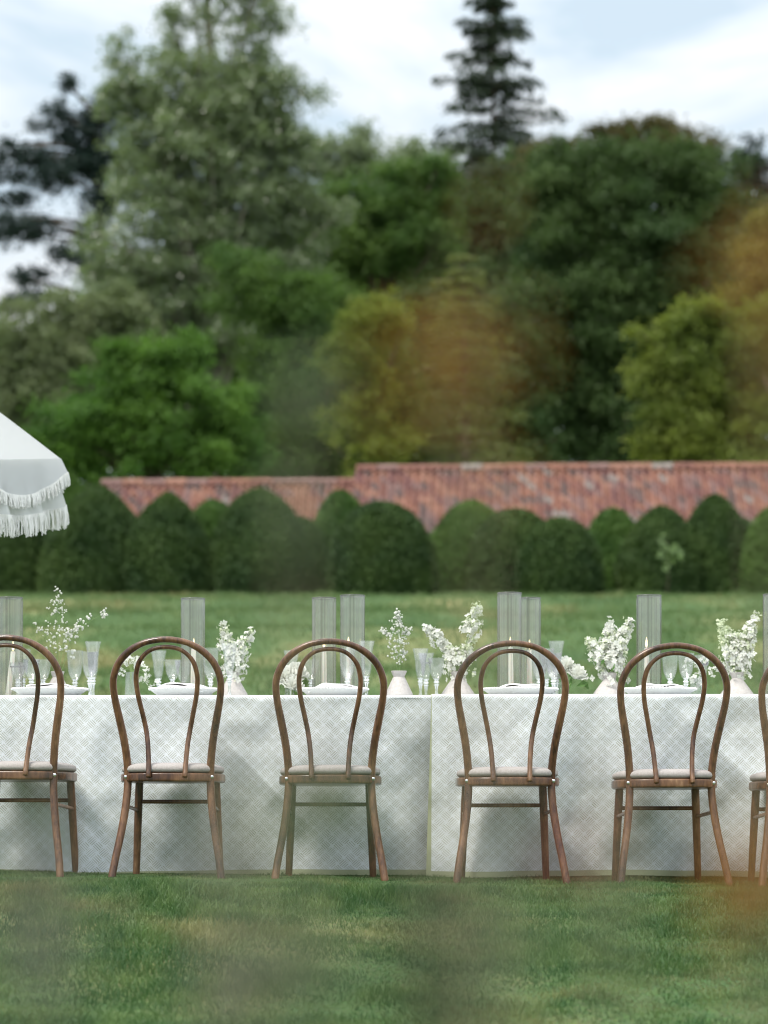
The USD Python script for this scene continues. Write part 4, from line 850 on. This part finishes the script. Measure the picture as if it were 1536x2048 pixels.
def airy(v, tips, label, seed, n=26, spread=22, ball=0.0032, petals=False, name='gypsophila_stem'):
    """Thin branching spray ending in small white buds."""
    rng = np.random.default_rng(seed); k = v[1] / F; b = v + [0, 0, -0.08]
    t = thing(name, label, 'flower', tuple(b)); st, bl = [], []
    for (px, py) in tips:
        T = at(px, py, v[1]) + [0, rng.uniform(-0.05, 0.05), 0]
        P = resample(np.array([b, v + [(T[0] - v[0]) * 0.08, 0, 0.0], v * 0.45 + T * 0.55 + [(v[0] - T[0]) * 0.15, 0, 0.03], T]), 24) - b
        st.append(tube(P, np.linspace(0.0014, 0.0005, 24), 5))
        for q in range(n):
            i = int(24 * (0.42 + 0.57 * rng.uniform()**0.8)); L = spread * k * rng.uniform(0.25, 1.0) * (1.35 - i / 24)
            e = P[i] + unit(np.array([rng.normal(), rng.normal() * 0.6, abs(rng.normal()) * 0.8])) * L
            st.append(tube([P[i], (P[i] + e) / 2 + [0, 0, 0.003], e], [0.0006, 0.0005, 0.0003], 3))
            for w in range(rng.integers(1, 4)):
                c = e + rng.normal(0, 0.005, 3) * (w > 0)
                m = trimesh.creation.icosphere(1, ball * rng.uniform(0.6, 1.3)); m.apply_translation(c); bl.append(m)
    put('stem', cat_meshes(st), M_stem, t, smooth=True)
    put('buds', cat_meshes(bl), M_petal, t, smooth=True, kind='stuff')
airy(v1, [(113, 1186)], 'tallest airy spray of tiny white buds behind the leftmost chair', 21, n=60, spread=34, ball=0.0034)
airy(v1, [(214, 1224)], 'airy white spray arching right above the tall flute', 22, n=40, spread=28, ball=0.0048)
airy(v1, [(66, 1250)], 'short airy white spray arching left behind the leftmost chair', 23, n=26, spread=20)
airy(v1, [(150, 1262)], 'low airy white spray in the middle of the leftmost vase', 24, n=40, spread=34, ball=0.0036)
airy(v3, [(795, 1228)], 'central dense spray of tiny white buds left of the seam', 25, n=70, spread=24, ball=0.0036)
airy(v3, [(762, 1262)], 'left dense spray of tiny white buds beside the third chair', 26, n=44, spread=22, ball=0.0036)
airy(v3, [(818, 1258)], 'right dense spray of tiny white buds beside the slim flute', 27, n=48, spread=22, ball=0.0036)
airy(v3, [(812, 1306)], 'low spray of tiny white buds at the vase mouth left of the seam', 28, n=18, spread=14)

def jar(px, top, Y, half, label):
    x, y, z = tp(px, Y); h = ZC + (HZ - top) * Y / F - z; r = half * Y / F
    V, Fc = lathe([(0.0005, 0.004), (r * 0.95, 0.0), (r * 1.02, 0.006), (r * 0.9, h * 0.5), (r * 0.85, h), (r * 0.80, h), (r * 0.85, h * 0.5), (r * 0.95, 0.010), (0.0005, 0.012)], 32)
    put('bud_glass', (V + [x, y, z], Fc), M_crystal, None, smooth=40, label=label, cat='glass vase')
    return np.array([x, y, z + h])
j1 = jar(262, 1344, 10.92, 13, 'little clear bud glass behind the left limbs of the second chair')
def lacy(v, pts, label, seed, size=0.011, n=9):
    rng = np.random.default_rng(seed); k = v[1] / F; b = v + [0, 0, -0.05]
    t = thing('lace_flower', label, 'flower', tuple(b)); st = []; C = []
    for px, py in pts:
        T = at(px, py, v[1]) + [0, rng.uniform(-0.02, 0.02), 0] - b
        P = resample(np.array([[0, 0, 0], v - b, (v - b) * 0.5 + T * 0.5 + [0, 0, 0.015], T]), 14); st.append(tube(P, 0.0011, 5))
        e = T + rng.normal(0, 0.011, (n, 3)); C.append(e)
        for q in range(n): st.append(tube([P[11], e[q]], 0.0005, 3))
    C = np.vstack(C); put('stem', cat_meshes(st), M_stem, t, smooth=True)
    put('florets', florets(C, unit(rng.normal(0, 1, C.shape) + [0, -0.6, 0.6]), size, rng), M_petal, t, smooth=False, kind='stuff')
lacy(j1, [(250, 1322), (262, 1318), (275, 1316), (270, 1328)], 'upper lacy white blossoms in the little bud glass', 31)
lacy(j1, [(246, 1346), (290, 1336), (298, 1352), (284, 1358), (304, 1370)], 'drooping lacy white blossoms at the right of the little bud glass', 32, 0.010)
j2 = jar(1392, 1356, 10.95, 13, 'little clear bud glass between the hoops of the fifth chair')
lacy(j2, [(1380, 1322), (1392, 1330), (1372, 1340), (1400, 1344), (1410, 1320)], 'lacy white blossoms behind the goblets of the fifth chair', 33)
lacy(j2, [(1386, 1358), (1398, 1366), (1424, 1340)], 'drooping white blossoms at the right of the fifth chair hoop', 34, 0.013)

def rose(center, R, seed, parent, name='bloom'):
    rng = np.random.default_rng(seed); ms = []
    for ring, (cnt, rad, open_, hgt) in enumerate(((3, 0.30, 0.15, 0.95), (4, 0.48, 0.35, 0.92), (5, 0.68, 0.60, 0.85), (6, 0.86, 0.95, 0.74), (7, 1.0, 1.35, 0.6))):
        for q in range(cnt):
            a0 = 2 * np.pi * q / cnt + ring * 0.7 + rng.normal(0, 0.1); wid = 2.4 / cnt * 2.0
            u, w = np.meshgrid(np.linspace(-1, 1, 7), np.linspace(0, 1, 6))
            ang = a0 + u * wid * 0.55; th = w * (0.75 + open_ * 0.55)
            rr = R * rad * (0.25 + 0.75 * np.sin(np.minimum(th, 1.7))) * (1 + 0.10 * w**3 * (1 + rng.normal(0, 0.2))); z = R * (hgt * 1.5 * w * (1 - 0.25 * open_ * w**2) - 0.55 - 0.25 * u**2 * w)
            rr = rr * (1 + 0.04 * np.sin(u * 5 + q)); V = np.stack([rr * np.cos(ang), rr * np.sin(ang), z], -1).reshape(-1, 3)
            a = (np.arange(5)[:, None] * 7 + np.arange(6)[None]).ravel(); ms.append((V, np.vstack([np.stack([a, a + 1, a + 8], 1), np.stack([a, a + 8, a + 7], 1)])))
    V, Fc = cat_meshes(ms); tilt = trimesh.transformations.rotation_matrix(rng.uniform(0.3, 0.9), unit(np.array([1.0, rng.normal() * 0.6, 0])))[:3, :3]
    put(name, (V @ tilt.T + center, Fc), M_petal, parent, smooth=True)
def peony(px, py, half, Y, basepx, label, seed, extra=()):
    b = np.array(tp(basepx, Y)); c = at(px, py, Y); t = thing('peony_stem', label, 'flower', tuple(b))
    put('stem', tube([[0, 0, 0.01], (c - b) * 0.5 + [0, 0, 0.005], c - b - [0, 0, half * Y / F * 0.5]], 0.0028, 6, 8), M_stem, t, smooth=True)
    rose(c - b, half * Y / F, seed, t)
    rg = np.random.default_rng(seed)
    lv = (c - b) + np.array([[0.02, -0.02, -0.05], [-0.03, 0, -0.045], [0.035, 0.01, -0.05]])
    for q in range(3): put('leaf', leaf_cards(lv[q:q + 1], np.array([[0, -1.0, 0.3]]), 0.05, 0.026, rg), M_fleaf, t, smooth=False)
jp = jar(583, 1372, 10.92, 15, 'low clear glass under the white peonies of the third chair')
peony(570, 1350, 24, 10.92, 580, 'left fluffy white peony behind the third chair', 41)
peony(593, 1343, 24, 10.95, 586, 'right fluffy white peony behind the third chair', 42)
peony(585, 1366, 22, 10.88, 584, 'lower white peony resting near the cloth at the third chair', 43)
jq = jar(1122, 1364, 10.95, 15, 'low clear glass under the white blossoms right of the fourth chair')
peony(1132, 1328, 20, 10.95, 1121, 'upper white blossom right of the fourth chair back', 44)
peony(1155, 1346, 22, 10.93, 1124, 'lower white blossom drooping right of the fourth chair back', 45)
peony(1116, 1348, 16, 10.97, 1120, 'small white blossom hidden by the fourth chair right limb', 46)

# ---------------------------------------------------------------- fringed parasol
M_canvas = MAT('white_canvas', {'tc': ('texture_coordinate', {}), 'n': ('noise_texture', {'scale': 260.0, 'detail': 2.0}), 'b': ('bump', {'strength': 0.2, 'distance': 0.002}),
    'p': ('principled_bsdf', {'base_color': (0.48, 0.495, 0.51), 'roughness': 0.85, 'specular_ior_level': 0.2}), 't': ('translucent_bsdf', {'color': (0.70, 0.69, 0.66)}), 'm': ('mix_closure', {'fac': 0.3})},
    [('tc.object', 'n.vector'), ('n.fac', 'b.height'), ('b.normal', 'p.normal'), ('p.BSDF', 'm.closure1'), ('t.BSDF', 'm.closure2')], surface='m.closure')
M_fringe = plain('white_cotton_fringe', (0.68, 0.68, 0.67), 0.9)
M_pole = noisy('pale_wood_pole', [(0.3, (0.38, 0.27, 0.17)), (0.7, (0.50, 0.37, 0.24))], scale=8, stretch=(1, 1, 0.1), rough=0.5)
PY = 11.9; rim = at(112, 917, PY); PR = 1.12
pc = np.array([rim[0] - PR * 0.985, PY, 0]); zr = rim[2]; apex = 0.78
t = thing('parasol', 'white parasol with two tiers of fringe at the left edge', 'parasol', (pc[0], pc[1] + zr * math.sin(math.radians(8)), zr * (1 - math.cos(math.radians(8)))), 0, None, 8.0)   # leaning towards the table
NS = 8; A0 = math.radians(2)                                    # one rib points at the table's right
def rimr(a):                                                    # polygonal rim with soft scallop between ribs
    q = ((a - A0) % (2 * np.pi / NS)) - np.pi / NS
    return PR * np.cos(np.pi / NS) / np.cos(q) * 1.0
na = 192; aa = np.linspace(0, 2 * np.pi, na, endpoint=False); ss = np.linspace(0, 1, 24)
SSg, AAg = np.meshgrid(ss, aa, indexing='ij'); q = ((AAg - A0) % (2 * np.pi / NS)) - np.pi / NS
sag = 0.035 * np.sin(np.pi * SSg) * (np.cos(q * NS / 2))
Rg = rimr(AAg) * SSg; Zg = zr + apex * (1 - SSg) + 0.03 * np.sin(np.pi * SSg) - sag
i = np.arange(na); j = (i + 1) % na
def sheet(V, rows, closed=True):
    Fs = []
    for k in range(rows - 1): Fs += [np.stack([k * na + i, k * na + j, (k + 1) * na + j], 1), np.stack([k * na + i, (k + 1) * na + j, (k + 1) * na + i], 1)]
    return V.reshape(-1, 3), np.vstack(Fs)
put('canopy', sheet(np.stack([Rg * np.cos(AAg), Rg * np.sin(AAg), Zg], -1), 24), M_canvas, t, smooth=35)
def tier(name, ins, z_top, drop, scal, wave, fl, seed, flare):
    """Scalloped valance hanging from the rim with a cotton fringe along its hem."""
    rng = np.random.default_rng(seed)
    sv = np.linspace(0, 1, 9); S, A = np.meshgrid(sv, aa, indexing='ij'); q = ((A - A0) % (2 * np.pi / NS)) - np.pi / NS
    dr = drop * (1 - scal) + drop * scal * np.cos(q * NS / 2)
    rad = rimr(A) - ins + S * (flare + wave * (np.sin(A * 24 + seed) * 0.5 + np.sin(A * 41 + 2 * seed) * 0.5))
    V = np.stack([rad * np.cos(A), rad * np.sin(A), z_top - S * dr], -1)
    v = put(name, sheet(V, 9), M_canvas, t, smooth=True)
    hem = V[-1]; fs = []
    m = 1500
    for k in range(m):
        f = k / m * na; i0 = int(f) % na; p = hem[i0] * (1 - f % 1) + hem[(i0 + 1) % na] * (f % 1)
        out = np.array([p[0], p[1], 0]); out /= np.linalg.norm(out); L = fl * rng.uniform(0.85, 1.1); tg = np.array([-out[1], out[0], 0])
        e = p + out * rng.normal(0.004, 0.006) + tg * rng.normal(0, 0.010) - [0, 0, L]
        fs.append(tube([p + [0, 0, 0.004], (p + e) / 2 + out * 0.003, e], [0.0026, 0.0024, 0.0020], 4))
    put('fringe', cat_meshes(fs), M_fringe, v, smooth=True, kind='stuff')
tier('upper_valance', -0.004, zr, 0.165, 0.60, 0.008, 0.055, 3, 0.030)
tier('lower_valance', 0.030, zr - 0.03, 0.225, 0.16, 0.026, 0.090, 8, 0.060)
put('pole', tube([[0, 0, -0.2], [0, 0, 1.2], [0, 0, zr + apex + 0.02]], 0.02, 14), M_pole, t, smooth=50)
for k in range(NS):
    a = A0 + k * 2 * np.pi / NS
    put('rib', tube([[0.03 * math.cos(a), 0.03 * math.sin(a), zr + apex - 0.05], [PR * 0.99 * math.cos(a), PR * 0.99 * math.sin(a), zr - 0.012]], 0.006, 6), M_pole, t)
fin = lathe([(0.0005, 0.0), (0.03, 0.0), (0.028, 0.02), (0.016, 0.045), (0.018, 0.06), (0.0005, 0.075)], 20)
put('finial', (fin[0] + [0, 0, zr + apex + 0.004], fin[1]), M_pole, t, smooth=True)

# ---------------------------------------------------------------- meadow plants close to the camera, well out of focus
L_sage = leaf_material('sage_leaves', (0.07, 0.10, 0.06), (0.17, 0.21, 0.135), scale=20, trans=0.35)
L_shade = leaf_material('deep_leaves', (0.022, 0.035, 0.022), (0.06, 0.085, 0.055), scale=20, trans=0.3)
L_mauve = leaf_material('mauve_bracts', (0.085, 0.092, 0.078), (0.19, 0.195, 0.17), scale=20, trans=0.3)
L_dock = leaf_material('rust_seeds', (0.20, 0.085, 0.014), (0.46, 0.23, 0.035), scale=25, trans=0.45)
L_red = leaf_material('red_seeds', (0.22, 0.05, 0.045), (0.42, 0.12, 0.10), scale=25, trans=0.45)
M_dry = plain('dry_stem', (0.24, 0.20, 0.13), 0.8)
def meadow(name, label, cat, Y, path, spots, mat, seed, stem=0.0011, leaf=(0.022, 0.007)):
    """Thin stem through photo points at distance Y, rooted in the lawn; spots: (px, py, spread x, spread y, count)."""
    rng = np.random.default_rng(seed); pts = [at(px, py, Y) for px, py in path]
    foot = pts[-1].copy(); foot[2] = float(ground(foot[0], Y)) - 0.01; b = foot
    t = thing(name, label, cat, tuple(b))
    P = resample(np.array(pts[::1] + [foot]), 40) - b
    put('stem', tube(P, np.linspace(stem * 0.5, stem, 40), 6), M_dry, t, smooth=True)
    C = np.vstack([at(px, py, Y) - b + rng.normal(0, 0.5, (n, 3)) * [sx * Y / F, 0.02, sy * Y / F] for px, py, sx, sy, n in spots])
    put('leaves', leaf_cards(C, np.tile([0, -0.8, 0.5], (len(C), 1)), leaf[0], leaf[1], rng), mat, t, smooth=False, kind='stuff')
    tw = []
    for c in C[::2]:
        q = P[np.argmin(np.abs(P[:, 2] - (c[2] - 0.012)))]; tw.append(tube([q, (q + c) / 2 + [0, 0, 0.003], c], 0.0004, 3))
    put('twigs', cat_meshes(tw), M_dry, t, kind='stuff')
Y0 = 0.92
meadow('wild_plant', 'tall blurred grey-green stem rising through the middle left of the picture', 'wild plant', Y0, [(625, 745), (612, 900), (585, 1150), (600, 1500), (598, 2000)],
       [(618, 815, 55, 110, 8), (585, 1060, 80, 150, 7), (640, 1600, 150, 80, 16), (600, 1690, 120, 90, 10), (610, 1930, 120, 130, 24)], L_sage, 61)
meadow('wild_dock', 'blurred rust-brown seed spike before the trees right of centre', 'wild plant', 0.90, [(940, 480), (930, 700), (945, 1000), (960, 1500), (965, 2040)],
       [(935, 640, 160, 140, 7), (920, 790, 180, 160, 19)], L_dock, 62, leaf=(0.016, 0.008))
meadow('wild_dock', 'blurred orange seed spike at the right edge before the trees', 'wild plant', 0.90, [(1530, 430), (1532, 700), (1545, 1000), (1550, 1500), (1555, 2040)],
       [(1525, 560, 110, 170, 14), (1520, 760, 130, 110, 5)], L_dock, 63, leaf=(0.016, 0.008))
meadow('wild_dock', 'low blurred orange seed spike over the grass at the lower right', 'wild plant', 0.90, [(1500, 1690), (1505, 1850), (1510, 2040)],
       [(1500, 1790, 120, 90, 30)], L_dock, 64, leaf=(0.016, 0.008))
meadow('wild_knapweed', 'blurred reddish flower head over the legs of the fifth chair', 'wild plant', 0.92, [(1215, 1590), (1222, 1800), (1228, 2040)],
       [(1215, 1670, 110, 100, 6)], L_red, 65, leaf=(0.015, 0.008))
for k, (px, py, sx, sy, n, mat, lab) in enumerate(((80, 1880, 130, 130, 24, L_mauve, 'blurred mauve-grey sprig over the grass in the lower left corner'),
        (475, 1950, 130, 120, 22, L_mauve, 'blurred greyish sprig over the grass below the gap between second and third chairs'),
        (875, 1840, 130, 110, 22, L_shade, 'dark blurred sprig over the grass below the cloth seam'),
        (860, 2000, 170, 70, 26, L_shade, 'lowest dark blurred sprig at the bottom edge near the middle'),
        (1010, 1890, 110, 90, 9, L_sage, 'pale green blurred sprig over the grass below the fourth chair'),
        (1225, 1850, 110, 110, 10, L_sage, 'pale green blurred sprig over the grass left of the fifth chair feet'),
        (430, 1735, 130, 60, 7, L_mauve, 'faint blurred sprig before the right feet of the second chair'))):
    meadow('wild_sprig', lab, 'wild plant', 0.90 + 0.01 * k, [(px, py - sy * 0.8), (px + 6, py), (px + 4, max(py + sy, 2045))], [(px, py, sx, sy, n)], mat, 70 + k)
